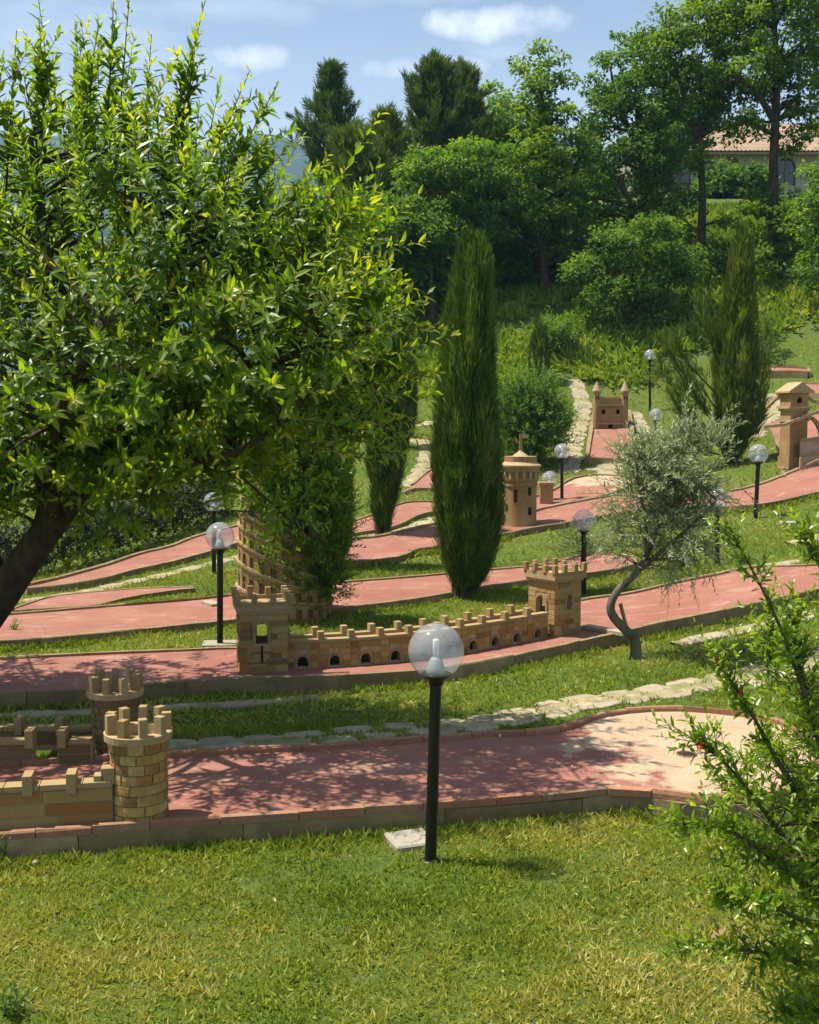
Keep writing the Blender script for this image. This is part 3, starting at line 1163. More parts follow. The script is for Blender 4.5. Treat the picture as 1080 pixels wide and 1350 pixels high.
def castle_wall(P, Q, h, th, merlons, arches=(), me=None, mname='wall', pal=UM, ch=.058, bl=.21, both=False):
    P, Q = np.asarray(P, float), np.asarray(Q, float)
    L = np.linalg.norm((Q - P)[:2])
    ax = unit(np.array([Q[0] - P[0], Q[1] - P[1], 0]))
    ay = np.array([-ax[1], ax[0], 0])
    mb = MB()
    arch_panel(mb, P - Z3 * .03, ax, ay, L, h + .03, th, [(a, s + .03, w, z + .03) for a, s, w, z in arches])
    w = put(mname, mb.mesh('wall'), M_MORTAR, castle)
    face_bricks(w, P, ax, -ay, L, h - .012, arches, ch, bl, me=me)
    if both:
        face_bricks(w, P + ay * th, ax, ay, L, h - .012, arches, ch, bl, me=me)
    # coping stones, interrupted over an opening that reaches the top
    x = 0
    while x < L - .02:
        ln = min(L - x, random.uniform(.14, .22))
        if not any(a - .5 * wd < x + ln / 2 < a + .5 * wd and z > h for a, s, wd, z in arches):
            block('coping_stone', UM, w, P + ax * (x + ln / 2) + ay * th / 2 + Z3 * (h + .006), ax, ay, ln - .004, th + .024, .024)
        x += ln
    for x, hh in merlons:
        if 0 < x < L:
            block('merlon', pal, w, P + ax * x + ay * (th / 2 - .008) + Z3 * (h + hh / 2 - .012), ax, ay, .044, th + .036, hh + .03)
    return w, ax, ay, L


zf = pf[2]
a = at(-110, 1108, .10)
e = at(150, 1094, .10)
A0, A1 = np.array([a[0], a[1] + .03, zf]), np.array([TA[0] - .10, e[1] + .05, zf])
L0 = np.linalg.norm((A1 - A0)[:2])
ppm = 1500 / 5.4


def wx(u):
    return (u - 540) / FOC * (A0[1] + A1[1]) / 2 - A0[0]


wl, wax, way, _ = castle_wall(A0, A1, .195, .06, [(wx(x), .065) for x in (-88, -31, 26, 83)])
for x, hh, ww in ((119, .045, .045), (131, .078, .06)):
    block('stepped_stone', UM, wl, A0 + wax * wx(x) + way * .03 + Z3 * (.195 + hh / 2), wax, way, ww, .065, hh)
B0 = np.array([pt(-110, 1000, 6.02)[0], 6.02, zf])
B1 = np.array([TB[0] - .08, 6.06, zf])
castle_wall(B0, B1, .12, .05, [((u - 540) / FOC * 6.03 - B0[0], .07) for u in (-35, 28, 71)],
            [((48 - 540) / FOC * 6.03 - B0[0], 0, .13, .5)], me=UBD, both=False)
C0 = np.array([pt(-110, 1000, 6.42)[0], 6.40, zf])
C1 = np.array([TB[0] - .06, 6.42, zf])
castle_wall(C0, C1, .09, .05, [((u - 540) / FOC * 6.41 - C0[0], .065) for u in (-40, 15, 70)], me=UBD)

# ------------------------------------------------------------------ long wall with two square gate towers on the curved fairway
wb = np.array([at(u, v, .09) for u, v in ((352, 884), (378, 882), (450, 879), (560, 869), (650, 854), (722, 840))])
wall_t = thing('castle_wall', 'long low crenellated double wall with arches between two square sandstone towers, on the curved fairway', 'castle wall', wb[2])


def square_tower(corner, phi, s, H, wins, label):
    """corner = nearest corner; s = side; wins = arches for the front (ax) face and the left (ay) face"""
    O = np.asarray(corner, float)
    ax, ay = rot2(phi)
    tw = thing('square_tower', label, 'tower', O + (ax + ay) * s / 2)
    th = .05
    mb = MB()
    faces = [(O, ax, ay, wins[0]), (O + ay * s, -ay, ax, wins[1]), (O + ax * s + ay * s, -ax, -ay, wins[0]), (O + ax * s, ay, -ax, wins[1])]
    i = 0
    for P, dx, dn, ar in faces:
        i += 1
        cut = th if i % 2 == 0 else 0.0
        arch_panel(mb, P + dx * cut - Z3 * .03, dx, dn, s - 2 * cut, H + .03, th, [(a - cut, b_ + .03, w, z + .03) for a, b_, w, z in ar])
    shaft = put('shaft', mb.mesh('shaft'), M_MORTAR, tw)
    ring = MB()
    for P, dx, dn, ar in faces:
        face_bricks(shaft, P, dx, -dn, s, H - .005, ar, .046, .105, me=UB, ring=.022, ends=.004)
        for a in ar:
            arch_ring(ring, P, dx, -dn, a)
    put('arch_ring', ring.mesh('arch_ring'), M_MERLON, shaft, kind='stuff')
    cx = O + (ax + ay) * s / 2
    mb = MB()
    mb.box(cx + Z3 * (H + .012), s + .035, s + .035, .026, ax, ay)
    mb.box(cx + Z3 * (H + .041), s + .065, s + .065, .034, ax, ay)
    put('cornice', mb.mesh('cornice'), M_TOWERROOF, tw)
    # parapet: a low rim and nine merlons a side
    z = H + .058
    e = s / 2 + .020
    par = MB()
    for sx, sy, dx, dn in ((0, -1, ax, ay), (0, 1, ax, ay)):
        par.box(cx + ay * sy * e + Z3 * (z + .015), 2 * e + .024, .024, .030, ax, ay)
    for sy in (-1, 1):
        par.box(cx + ax * sy * e + Z3 * (z + .015), 2 * e - .026, .024, .030, ay, -ax)
    put('parapet', par.mesh('parapet'), M_MERLON, tw)
    pts = set()
    for q in (-1, -.36, .36, 1):
        pts |= {(q, -1), (q, 1), (-1, q), (1, q)}
    for qx, qy in sorted(pts):
        hh = random.uniform(.062, .075)
        block('merlon', UM, tw, cx + ax * qx * e + ay * qy * e + Z3 * (z + .03 + hh / 2 - .004), ax, ay, .042, .036, hh)
    return tw


s1 = .345
square_tower(at(318, 888, .09), math.radians(13), s1, .44, ([(.155, .215, .088, .33)], [(.11, .06, .05, .16), (.22, .06, .05, .16), (.11, .26, .05, .36), (.22, .26, .05, .36)]),
             'square sandstone gate tower at the left end of the crenellated wall, arched window through it')
tw_ = bpy.data.objects['square_tower']
ax, ay = rot2(math.radians(13))
O = at(318, 888, .09)
for x, z, w, h, m_ in ((.155, .135, .016, .13, M_DARK), (.155, .075, .20, .016, M_DARKBRICK), (.155, .150, .16, .014, M_DARKBRICK)):  # dark strips laid on the face, recess shade put into their colour
    mb = MB()
    mb.box(O + ax * x - ay * .004 + Z3 * z, w, .012, h, ax, ay)
    put('relief_slit' if w < .02 else 'relief_band', mb.mesh('relief'), m_, tw_)
square_tower(at(731, 840, .09), math.radians(38), .315, .465, ([(.17, .22, .06, .325)], [(.155, .15, .115, .285)]),
             'square sandstone gate tower at the right end of the crenellated wall, near the olive tree')


def long_wall(P, side, tops, front):
    """wall on bays along the polyline P"""
    n = len(P) - 1
    mb, ring = MB(), MB()
    wo = thing('_w', 'x', None, P[0]) if False else None
    segs = []
    for k in range(n):
        O, E = P[k], P[k + 1]
        d = E - O
        L = np.linalg.norm(d[:2])
        ax = unit(np.array([d[0], d[1], 0]))
        ay = np.array([-ax[1], ax[0], 0])
        O = np.array([O[0], O[1], min(O[2], E[2])])
        h = .205 + abs(d[2]) * .5
        a = [(L / 2, .012, .082, .052)]
        arch_panel(mb, O - Z3 * .03, ax, ay, L, h + .03, .05, [(q, s + .03, w, z + .03) for q, s, w, z in a])
        segs.append((O, ax, ay, L, h, a))
    w = put('wall', mb.mesh('wall'), M_MORTAR, wall_t)
    for k, (O, ax, ay, L, h, a) in enumerate(segs):
        face_bricks(w, O, ax, -ay, L, h - .014, a, .049, .13, me=UB, ring=.018, proud=.006)
        if not front:
            face_bricks(w, O + ay * .05, ax, ay, L, h - .014, [], .066, .2, me=UB, proud=.006)
        arch_ring(ring, O, ax, -ay, a[0], .016, .01, 5)
        block('coping_stone', UM, w, O + ax * L / 2 + ay * .025 + Z3 * (h + .002), ax, ay, L + .004, .072, .022)
        block('merlon', UM, w, O + ax * (L * .04 + random.uniform(-.01, .01)) + ay * .025 + Z3 * (h + .012 + .028), ax, ay, .046, .058, .062)
    put('arch_ring', ring.mesh('arch_ring'), M_MERLON, w, kind='stuff')
    return w


C = resample(curve(wb[1:], 80), 60)
C[:, 2] = C[:, 2].clip(.09)
fr = resample(C, step=.24)
T = unit(np.gradient(fr[:, :2], axis=0))
N = np.c_[-T[:, 1], T[:, 0]]
long_wall(fr, 1, None, True)
bk = fr.copy()
bk[:, :2] += N * .19
long_wall(bk, 1, None, False)
mb = MB()
i = np.arange(len(fr) - 1)
V = np.concatenate([fr + np.c_[N * .045, np.full(len(fr), .15)], bk + np.c_[N * .005, np.full(len(fr), .15)]])
n = len(fr)
put('wall_walk', mesh_np('wall_walk', V, [np.c_[i, i + 1, n + i + 1, n + i]]), M_MORTAR, wall_t)

# ------------------------------------------------------------------ arcaded leaning round tower behind the square tower
p = at(376, 806, .06)
lean = thing('leaning_tower', 'arcaded round stone tower with slanting tiers, half hidden behind the bushy shrub', 'tower', p)
R = .46


def shear(V, k=.42):
    V = np.asarray(V, float)
    z = V[:, 2]
    V[:, 2] = z - k * V[:, 0] * np.clip(z / .45, 0, 1)
    return V + p


mb, nic, col = MB(), MB(), MB()
H = .86
prof = [(R, -.05), (R, .10), (R * .95, .10)]
mb.lathe([(R * .93, -.06), (R * .93, H)], n=40)
core = mesh_np('core', shear(np.concatenate(mb.v)), [np.array(f) for f in mb.f.values() if f])
put('core', core, M_TOWER, lean)
tiers = [.0, .20, .38, .55, .71, H]
for k, (za, zb) in enumerate(zip(tiers[:-1], tiers[1:])):
    nk = 24
    r = R - .008 * k
    cor = MB()
    cor.lathe([(r - .06, zb - .045), (r + .012, zb - .045), (r + .03, zb - .02), (r + .03, zb), (r - .06, zb)], n=40, cap=False)
    put('cornice', mesh_np('cornice', shear(np.concatenate(cor.v)), [np.array(f) for f in cor.f.values() if f]), M_TOWERROOF, lean)
    ar = MB()
    for q in range(nk):
        a = q * 2 * math.pi / nk
        ax, ay = rot2(a)
        ar.box(ax * (r - .012) + Z3 * ((za + zb - .045) / 2), .05, .060, zb - za - .045, ax, ay)
        for sgn in (-1, 1):       # springers of the little arches
            ax2, ay2 = rot2(a + sgn * .07)
            ar.box(ax2 * (r - .014) + Z3 * (zb - .064), .045, .075, .046, ax2, ay2)
    put('arcade', mesh_np('arcade', shear(np.concatenate(ar.v)), [np.array(f) for f in ar.f.values() if f]), M_TOWER, lean)
mer = MB()
for q in range(18):
    ax, ay = rot2(q * 2 * math.pi / 18)
    mer.box(ax * (R - .05) + Z3 * (H + .03), .05, .08, random.choice((.06, .10, .16, .22)), ax, ay)
put('merlons', mesh_np('merlons', shear(np.concatenate(mer.v)), [np.array(f) for f in mer.f.values() if f]), M_TOWERROOF, lean, kind='stuff')
mb = MB()
mb.lathe([(R * .90, H - .05), (R * .90, H - .045)], n=40)
put('deck', mesh_np('deck', shear(np.concatenate(mb.v)), [np.array(f) for f in mb.f.values() if f]), M_TOWER, lean)

# ------------------------------------------------------------------ round tower with a cone roof and a flag
p = at(688, 694, .05)
K = p[1] / FOC
p[1] += .25
rt = thing('round_tower', 'round stone tower with a conical roof and a stone flag, right of the big cypress', 'tower', p)
mb = MB()
mb.lathe([(22 * K, -.05), (22 * K, 52 * K), (23.5 * K, 53 * K), (23.5 * K, 55 * K), (22.3 * K, 56 * K), (23 * K, 62 * K), (21.5 * K, 62.5 * K), (21.5 * K, 92 * K)], p, 32)
put('shaft', mb.mesh('shaft'), M_TOWER, rt)
mb = MB()
mb.lathe([(20 * K, 58 * K), (24.5 * K, 60 * K), (25 * K, 62.5 * K), (20 * K, 62.5 * K)], p, 32, cap=False)
mb.lathe([(20 * K, 72 * K), (25 * K, 72 * K), (25.4 * K, 78 * K), (20 * K, 78 * K)], p, 32, cap=False)
put('gallery_ring', mb.mesh('gallery_ring'), M_TOWER, rt)
for q in range(16):
    ax, ay = rot2(q * 2 * math.pi / 16 + .1)
    mb = MB()
    mb.box(p + ax * 23.3 * K + Z3 * 67.2 * K, 3 * K, 3.4 * K, 9.6 * K, ax, ay)
    put('gallery_pillar', mb.mesh('gallery_pillar'), M_TOWERROOF, rt)
mb = MB()
mb.lathe([(20.5 * K, 63 * K), (20.5 * K, 72 * K)], p, 32)  # shade behind the pillars painted as a near-black core
put('gallery_core', mb.mesh('gallery_core'), M_DARK, rt)
mb = MB()
mb.lathe([(20 * K, 78 * K), (27.5 * K, 78 * K), (27.8 * K, 80.5 * K), (14 * K, 90 * K), (3 * K, 98.5 * K), (2 * K, 100.5 * K)], p, 32)
roof = put('roof', mb.mesh('roof'), M_TOWERROOF, rt)
mb = MB()
mb.box(p + Z3 * 110.5 * K, 3.6 * K, 3.6 * K, 22 * K)
put('flagpole', mb.mesh('flagpole'), M_TOWER, roof)
mb = MB()
fx = p + Z3 * 118.5 * K + np.array([1.8 * K, 0, 0])
mb.add([fx + np.array(q) * K for q in ((0, -.9, -2.5), (6, -.9, -2.2), (9.5, -.9, -5.2), (8.5, -.9, -1), (9.3, -.9, 2.6), (0, -.9, 3.2), (0, .9, -2.5), (6, .9, -2.2), (9.5, .9, -5.2), (8.5, .9, -1), (9.3, .9, 2.6), (0, .9, 3.2))],
       [(5, 4, 3, 2, 1, 0), (6, 7, 8, 9, 10, 11)] + [(k, (k + 1) % 6, 6 + (k + 1) % 6, 6 + k) for k in range(6)])
put('flag', mb.mesh('flag'), M_TOWERROOF, roof)
for a, z, w, h in ((-112, 40, 5, 17), (-60, 20, 5, 10), (-62, 46, 4.5, 11), (-150, 24, 4, 9)):
    ax, ay = rot2(math.radians(a))
    mb = MB()
    mb.box(p + ax * 22 * K + Z3 * z * K, 1.0 * K, w * K, h * K, ax, ay)  # solid black box, shade of the opening put into its colour
    put('window_slit', mb.mesh('window_slit'), M_DARK, rt)
mb = MB()       # low side buttress left of the tower
mb.lathe([(9 * K, -.05), (9 * K, 30 * K), (9.8 * K, 32 * K), (9.8 * K, 34 * K), (5 * K, 41 * K)], p + np.array([-24 * K, .05, 0]), 16)
put('side_turret', mb.mesh('side_turret'), M_TOWER, rt)
q = at(720, 664, .05)
gp = thing('stone_pillar', 'small stone pillar between the cone-roofed tower and the pair of lamps', 'pillar', q)
mb = MB()
mb.box(q + Z3 * .13, .20, .16, .34)
put('shaft', mb.mesh('shaft'), M_TOWER, gp)
mb = MB()
mb.box(q + Z3 * .318, .24, .20, .035)
put('cap_stone', mb.mesh('cap_stone'), M_TOWERROOF, gp)

# ------------------------------------------------------------------ castle with two pointed turrets
p = at(805, 570, .05)
K = p[1] / FOC
tt = thing('turret_castle', 'small stone castle gate with two pointed turrets at the top of the narrow red fairway', 'castle', p)
mb = MB()
wd, dp_ = 37 * K, 30 * K
arch_panel(mb, p + np.array([-wd / 2, 0, -.05]), np.array([1., 0, 0]), np.array([0, 1., 0]), wd, 44 * K + .05, .07,
           [(wd / 2, .052, 6 * K, .05 + 9 * K), (wd * .24, .05 + 24 * K, 5 * K, .05 + 28 * K), (wd * .5, .05 + 24 * K, 5 * K, .05 + 28 * K), (wd * .76, .05 + 24 * K, 5 * K, .05 + 28 * K)])
mb.box(p + np.array([-wd / 2 + .035, dp_ / 2 + .036, 20 * K]), .07, dp_ - .07, 46 * K)
mb.box(p + np.array([wd / 2 - .035, dp_ / 2 + .036, 20 * K]), .07, dp_ - .07, 46 * K)
mb.box(p + np.array([0, dp_ + .036, 20 * K]), wd, .07, 46 * K)
put('keep', mb.mesh('keep'), M_TOWER, tt)
mb = MB()
mb.box(p + np.array([0, dp_ / 2 + .03, 45.2 * K]), wd - .16, dp_ - .02, 2.2 * K)
mb.box(p + np.array([0, -.012, 11.5 * K]), wd * .98, .05, 2.2 * K)
mb.box(p + np.array([0, -.012, 35.5 * K]), wd * .98, .05, 2 * K)
put('string_course', mb.mesh('string_course'), M_TOWERROOF, tt)
mb = MB()
mb.box(p + np.array([0, .10, 22 * K]), wd * .8, .02, 44 * K)  # black sheet behind the arches, painted in place of inner shade
put('interior_shade_sheet', mb.mesh('interior_shade_sheet'), M_DARK, tt)
for s in (-1, 1):
    mb = MB()
    c = p + np.array([s * 18.5 * K, .03, 0])
    mb.lathe([(4.6 * K, -.05), (4.6 * K, 50 * K), (5.4 * K, 51 * K), (5.4 * K, 53 * K)], c, 16)
    tu = put('turret', mb.mesh('turret'), M_TOWER, tt)
    mb = MB()
    mb.lathe([(5.8 * K, 53 * K), (5.9 * K, 54.5 * K), (.3 * K, 67 * K)], c, 16)
    put('spire', mb.mesh('spire'), M_TOWERROOF, tu)
    for qq in (-1, 1):
        mb = MB()
        mb.box(c + np.array([qq * 1.7 * K, -4.4 * K, 45 * K]), 1.4 * K, .9 * K, 4.5 * K)  # black box on the turret, painted as the shade of an opening
        put('window_slit', mb.mesh('window_slit'), M_DARK, tu)

# ------------------------------------------------------------------ stone bridge with its tower at the right
p = at(1045, 616, .04)
K = p[1] / FOC
br = thing('bridge', 'stone bridge tower with a little gabled roof and a sloping deck, at the right edge', 'bridge', p)
ax, ay = rot2(math.radians(12))
mb = MB()
mb.box(p + Z3 * 36 * K, 25 * K, 25 * K, 76 * K, ax, ay)
mb.box(p + Z3 * 6 * K, 28 * K, 28 * K, 16 * K, ax, ay)
put('shaft', mb.mesh('shaft'), M_TOWER, br)
mb = MB()
mb.box(p + Z3 * 20 * K - ay * 12.6 * K, 15 * K, .8 * K, 20 * K, ax, ay)
put('inset_panel', mb.mesh('inset_panel'), M_DARKBRICK, br)
mb = MB()
for z, e, h in ((75.5, 29, 3), (78.5, 33, 3), (98, 30, 2.4), (61, 27.5, 2)):
    mb.box(p + Z3 * z * K, e * K, e * K, h * K, ax, ay)
put('cornice', mb.mesh('cornice'), M_TOWERROOF, br)
mb = MB()
O = p + Z3 * 80 * K - (ax + ay) * 13 * K
w = 26 * K
arch_panel(mb, O, ax, ay, w, 17 * K, 3 * K, [(w / 2, 4 * K, 7 * K, 8.5 * K)])
arch_panel(mb, O + ay * (w - 3 * K), ax, ay, w, 17 * K, 3 * K, [(w / 2, 4 * K, 7 * K, 8.5 * K)])
mb.box(O + ax * 1.5 * K + ay * w / 2 + Z3 * 8.5 * K, 3 * K, w - 6 * K, 17 * K, ax, ay)
mb.box(O + ax * (w - 1.5 * K) + ay * w / 2 + Z3 * 8.5 * K, 3 * K, w - 6 * K, 17 * K, ax, ay)
put('upper_chamber', mb.mesh('upper_chamber'), M_TOWER, br)
mb = MB()
e = 18 * K
c = p + Z3 * 99.4 * K
V = [c - ax * e - ay * e, c + ax * e - ay * e, c + ax * e + ay * e, c - ax * e + ay * e, c - ay * e + Z3 * 12 * K, c + ay * e + Z3 * 12 * K]
V += [x - Z3 * 2.2 * K for x in V[:4]]
mb.add(V, [(0, 1, 4), (2, 3, 5), (1, 2, 5, 4), (3, 0, 4, 5), (9, 8, 7, 6), (0, 6, 7, 1), (1, 7, 8, 2), (2, 8, 9, 3), (3, 9, 6, 0)])
put('roof', mb.mesh('roof'), M_TOWERROOF, br)


def deck_line(pts, w, h, name, mat):
    P = [pt(u, v, Y) for u, v, Y in pts]
    mb = MB()
    for A, B in zip(P[:-1], P[1:]):
        mb.beam(A, B, w, h)
    put(name, mb.mesh(name), mat, br)


Yb = p[1]
deck_line([(1006, 563, Yb - .20), (1034, 560, Yb - .21), (1080, 542, Yb - .24), (1150, 512, Yb - .28)], .10, .045, 'deck', M_TOWERROOF)
deck_line([(1034, 517, Yb), (1022, 526, Yb + .3), (1012, 536, Yb + .6)], .05, .05, 'main_cable', M_TOWERROOF)
deck_line([(1060, 520, Yb), (1072, 529, Yb - .05), (1090, 534, Yb - .1), (1150, 530, Yb - .2)], .05, .05, 'main_cable', M_TOWERROOF)
arcp = [(1064, 553, Yb - .1), (1070, 551, Yb - .1), (1076, 556, Yb - .1), (1081, 566, Yb - .1), (1084, 580, Yb - .1)]
deck_line(arcp, .08, .05, 'arch_rib', M_TOWERROOF)
A, B = at(1056, 620, .04), at(1150, 606, .04)
mb = MB()
hB = 38 * K
d = unit(B - A)
s = np.array([-d[1], d[0], 0])
mb.box((A + B) / 2 + s * .10 + Z3 * hB / 2, np.linalg.norm(B - A), .06, hB, d, s)
put('side_wall', mb.mesh('side_wall'), M_FLAG, br)
for h in (19, 39):
    mb = MB()
    mb.beam(A + s * .06 + Z3 * h * K, B + s * .06 + Z3 * h * K, .04, .03)
    put('rail', mb.mesh('rail'), M_WOOD, br)
mb = MB()
mb.beam(A - s * .02 + Z3 * -.03, A - s * .02 + Z3 * 17 * K, .05, .05)
mb.beam(A - s * .02 + Z3 * 3 * K, (A + B) / 2 + s * .02 + Z3 * 18 * K, .03, .03)
put('brace', mb.mesh('brace'), M_TOWERROOF, br)


# ------------------------------------------------------------------ globe lamps
def lathe_me(name, prof, n=32, cap=True, smooth=True):
    mb = MB()
    mb.lathe(prof, (0, 0, 0), n, cap)
    return mb.mesh(name, smooth)


m, t, b = new_mat('clear_globe')
tr = t.nodes.new('ShaderNodeBsdfTransparent')
tr.inputs['Color'].default_value = (.88, .89, .92, 1)
gl = t.nodes.new('ShaderNodeBsdfGlossy')
gl.inputs['Roughness'].default_value = .06
df = t.nodes.new('ShaderNodeBsdfDiffuse')
df.inputs['Color'].default_value = (.80, .80, .84, 1)
fr_ = t.nodes.new('ShaderNodeLayerWeight')
fr_.inputs['Blend'].default_value = .5
m1 = t.nodes.new('ShaderNodeMixShader')
m1.inputs[0].default_value = .20
t.links.new(tr.outputs[0], m1.inputs[1])
t.links.new(df.outputs[0], m1.inputs[2])
m2 = t.nodes.new('ShaderNodeMixShader')
t.links.new(math_node('ADD', math_node('MULTIPLY', math_node('POWER', fr_.outputs['Facing'], 4.0, t), .75, t), .06, t, True), m2.inputs[0])
t.links.new(m1.outputs[0], m2.inputs[1])
t.links.new(gl.outputs[0], m2.inputs[2])
t.links.new(m2.outputs[0], t.nodes['Material Output'].inputs['Surface'])
M_GLOBE = m
M_BULB = plain('white_bulb', (.85, .84, .78), .4)
M_SOCKET = plain('grey_socket', (.42, .46, .44), .5)

RG = .1235
th = np.linspace(-math.pi / 2 + .30, math.pi / 2 - .002, 22)
GLOBE = lathe_me('globe', [(RG * math.cos(a), RG * math.sin(a)) for a in th], 40, cap=False)
BULB = lathe_me('bulb', [(.010, -.030), (.014, -.026), (.0145, .046), (.012, .052), (.003, .054)], 16)
SOCKET = lathe_me('socket', [(.048, -.115), (.040, -.075), (.026, -.035), (.018, -.028)], 20)
COLLAR = lathe_me('collar', [(.032, -.150), (.034, -.128), (.060, -.112), (.066, -.100), (.058, -.098), (.030, -.112)], 28)
for me_, mt_ in ((GLOBE, M_GLOBE), (BULB, M_BULB), (SOCKET, M_SOCKET), (COLLAR, M_BLACK)):
    me_.materials.append(mt_)


def lamp(bu, bv, gv, label, h=0.0, gu=None):
    p = at(bu, bv, h)
    gc = pt(gu or bu, gv, p[1])
    o = thing('globe_lamp', label, 'lamp', p, 'clear globe lamps on black posts')
    top = gc[2] - .128 - p[2]
    mb = MB()
    dx = gc[0] - p[0]
    k = 9
    P = np.c_[np.linspace(0, dx, k), np.zeros(k), np.linspace(-.08, top, k)] + p
    V, F = tubes([(P, np.full(k, .0265))], 14)
    put('post', mesh_np('post', V, [F], smooth=True), M_BLACK, o)
    mb = MB()
    mb.lathe([(.045, -.04), (.045, .008), (.028, .012)], p, 16)
    put('base_plate', mb.mesh('base_plate', True), M_BLACK, o)
    put('collar', COLLAR, None, o, loc=gc)
    put('socket', SOCKET, None, o, loc=gc)
    put('bulb', BULB, None, o, loc=gc)
    put('globe', GLOBE, None, o, loc=gc)
    return o


lamp(567, 1136, 858, 'globe lamp in the front lawn, nearest the camera, in front of the near fairway', gu=575)
lamp(290, 851, 707, 'globe lamp standing left of the left square tower')
lamp(282, 757, 662, 'globe lamp behind the lamp beside the left square tower, half under the leafy tree')
lamp(770, 784, 687, 'globe lamp rising behind the right square tower')
lamp(741, 663, 595, 'taller of the two globe lamps right of the cone-roofed tower')
lamp(725, 664, 631, 'shorter of the two globe lamps right of the cone-roofed tower')
lamp(857, 541, 468, 'most distant globe lamp, left of the cypress with loose side branches')
lamp(865, 600, 547, 'globe lamp rising above the top of the olive tree')
lamp(946, 745, 657, 'globe lamp half hidden by the crown of the olive tree')
lamp(996, 684, 598, 'globe lamp on the lawn right of the olive tree, near the white slab', gu=1000)

# ------------------------------------------------------------------ house on the hilltop
YH = 62.0
hx0, hx1 = pt(835, 200, YH)[0], pt(1260, 200, YH)[0]
hz = 13.3
ez = pt(900, 203, YH)[2]
rz = pt(1060, 164, YH + 5)[2]
hs = thing('house', 'pale stone house with a terracotta tiled roof on the hilltop behind the trees', 'house', ((hx0 + hx1) / 2, YH + 5, hz))
M_RENDER = stone_material('house_stone', [(.3, (.26, .22, .17)), (.7, (.38, .33, .26))], 3.5, .9, False, .4, 'LINEAR', .4, (.3, .26, .2))
m, t, b = new_mat('terracotta_tiles')
n1 = noise_node(t, 1.4, 6, .7)
t.links.new(ramp_node(t, [(.3, (.20, .125, .075)), (.5, (.27, .18, .115)), (.7, (.35, .25, .165))], n1), b.inputs['Base Color'])
b.inputs['Roughness'].default_value = .9
M_TILE = m
mb = MB()
x = np.array([1., 0, 0])
y = np.array([0, 1., 0])
wn = [(2.6, 1.0, 1.0, 2.0), (5.2, .05, 1.1, 2.0), (8.2, 1.0, 1.0, 2.0), (11.4, 1.0, 1.0, 2.0)]
hh = ez - hz + .7
arch_panel(mb, np.array([hx0, YH, hz - .7]), x, y, hx1 - hx0, hh, .4, [(a, s + .7, w, z + .7) for a, s, w, z in wn])
mb.box(((hx0 + hx1) / 2, YH + 9.8, hz - .7 + hh / 2), hx1 - hx0, .4, hh)
mb.box((hx0 + .2, YH + 5, hz - .7 + hh / 2), .4, 9.2, hh)
mb.box((hx1 - .2, YH + 5, hz - .7 + hh / 2), .4, 9.2, hh)
put('wall', mb.mesh('wall'), M_RENDER, hs)
M_GLASS = plain('window_glass', (.02, .025, .03), .08, 0, .7)
M_SHUT = plain('brown_shutter', (.16, .09, .04), .7)
for a, s, w, z in wn:
    mb = MB()
    mb.box((hx0 + a, YH + .22, hz + (s + z) / 2 + .1), w, .04, z - s + .9)
    if s > .5:
        o = put('window', mb.mesh('window'), M_GLASS, hs)
        mb = MB()
        mb.box((hx0 + a, YH + .16, hz + (s + z) / 2 + .2), .07, .05, z - s + .6)
        mb.box((hx0 + a, YH + .165, hz + (s + z) / 2 + .2), w, .05, .07)
        put('frame', mb.mesh('frame'), M_SHUT, o)
    else:
        put('door', mb.mesh('door'), M_SHUT, hs)
# hipped roof with rounded tile courses
ov = .7
X0, X1, Y0_, Y1_ = hx0 - ov, hx1 + ov, YH - ov, YH + 10 + ov
ym = YH + 5
hip = 5.0
nxr = 260
xs = np.linspace(X0, X1, nxr)
V = []
for side, (ya, sgn) in enumerate(((Y0_, 1), (Y1_, -1))):
    for q in np.linspace(0, 1, 10):
        edge = np.clip(np.minimum((xs - X0) / hip, (X1 - xs) / hip), 0, 1)
        qq = np.minimum(q, edge)
        yy = ya + sgn * (ym - Y0_) * qq
        zz = ez + (rz - ez) * qq + .05 * np.abs(np.sin(xs * math.pi / .22)) + .03 * (np.round(q * 9) % 2)
        V.append(np.c_[xs, yy, zz])
V = np.concatenate(V)
F = []
for side in range(2):
    base = side * 10 * nxr
    i = (np.arange(9)[:, None] * nxr + np.arange(nxr - 1)[None, :]).ravel() + base
    F.append(np.c_[i, i + 1, i + nxr + 1, i + nxr])
put('roof', mesh_np('roof', V, F), M_TILE, hs)
for xe in (X0 + .05, X1 - .05):
    pass
mb = MB()
mb.box(((X0 + X1) / 2, Y0_ + .25, ez - .08), X1 - X0 - .1, .3, .12)
mb.box(((X0 + X1) / 2, Y1_ - .25, ez - .08), X1 - X0 - .1, .3, .12)
put('eaves', mb.mesh('eaves'), M_WOOD, hs)
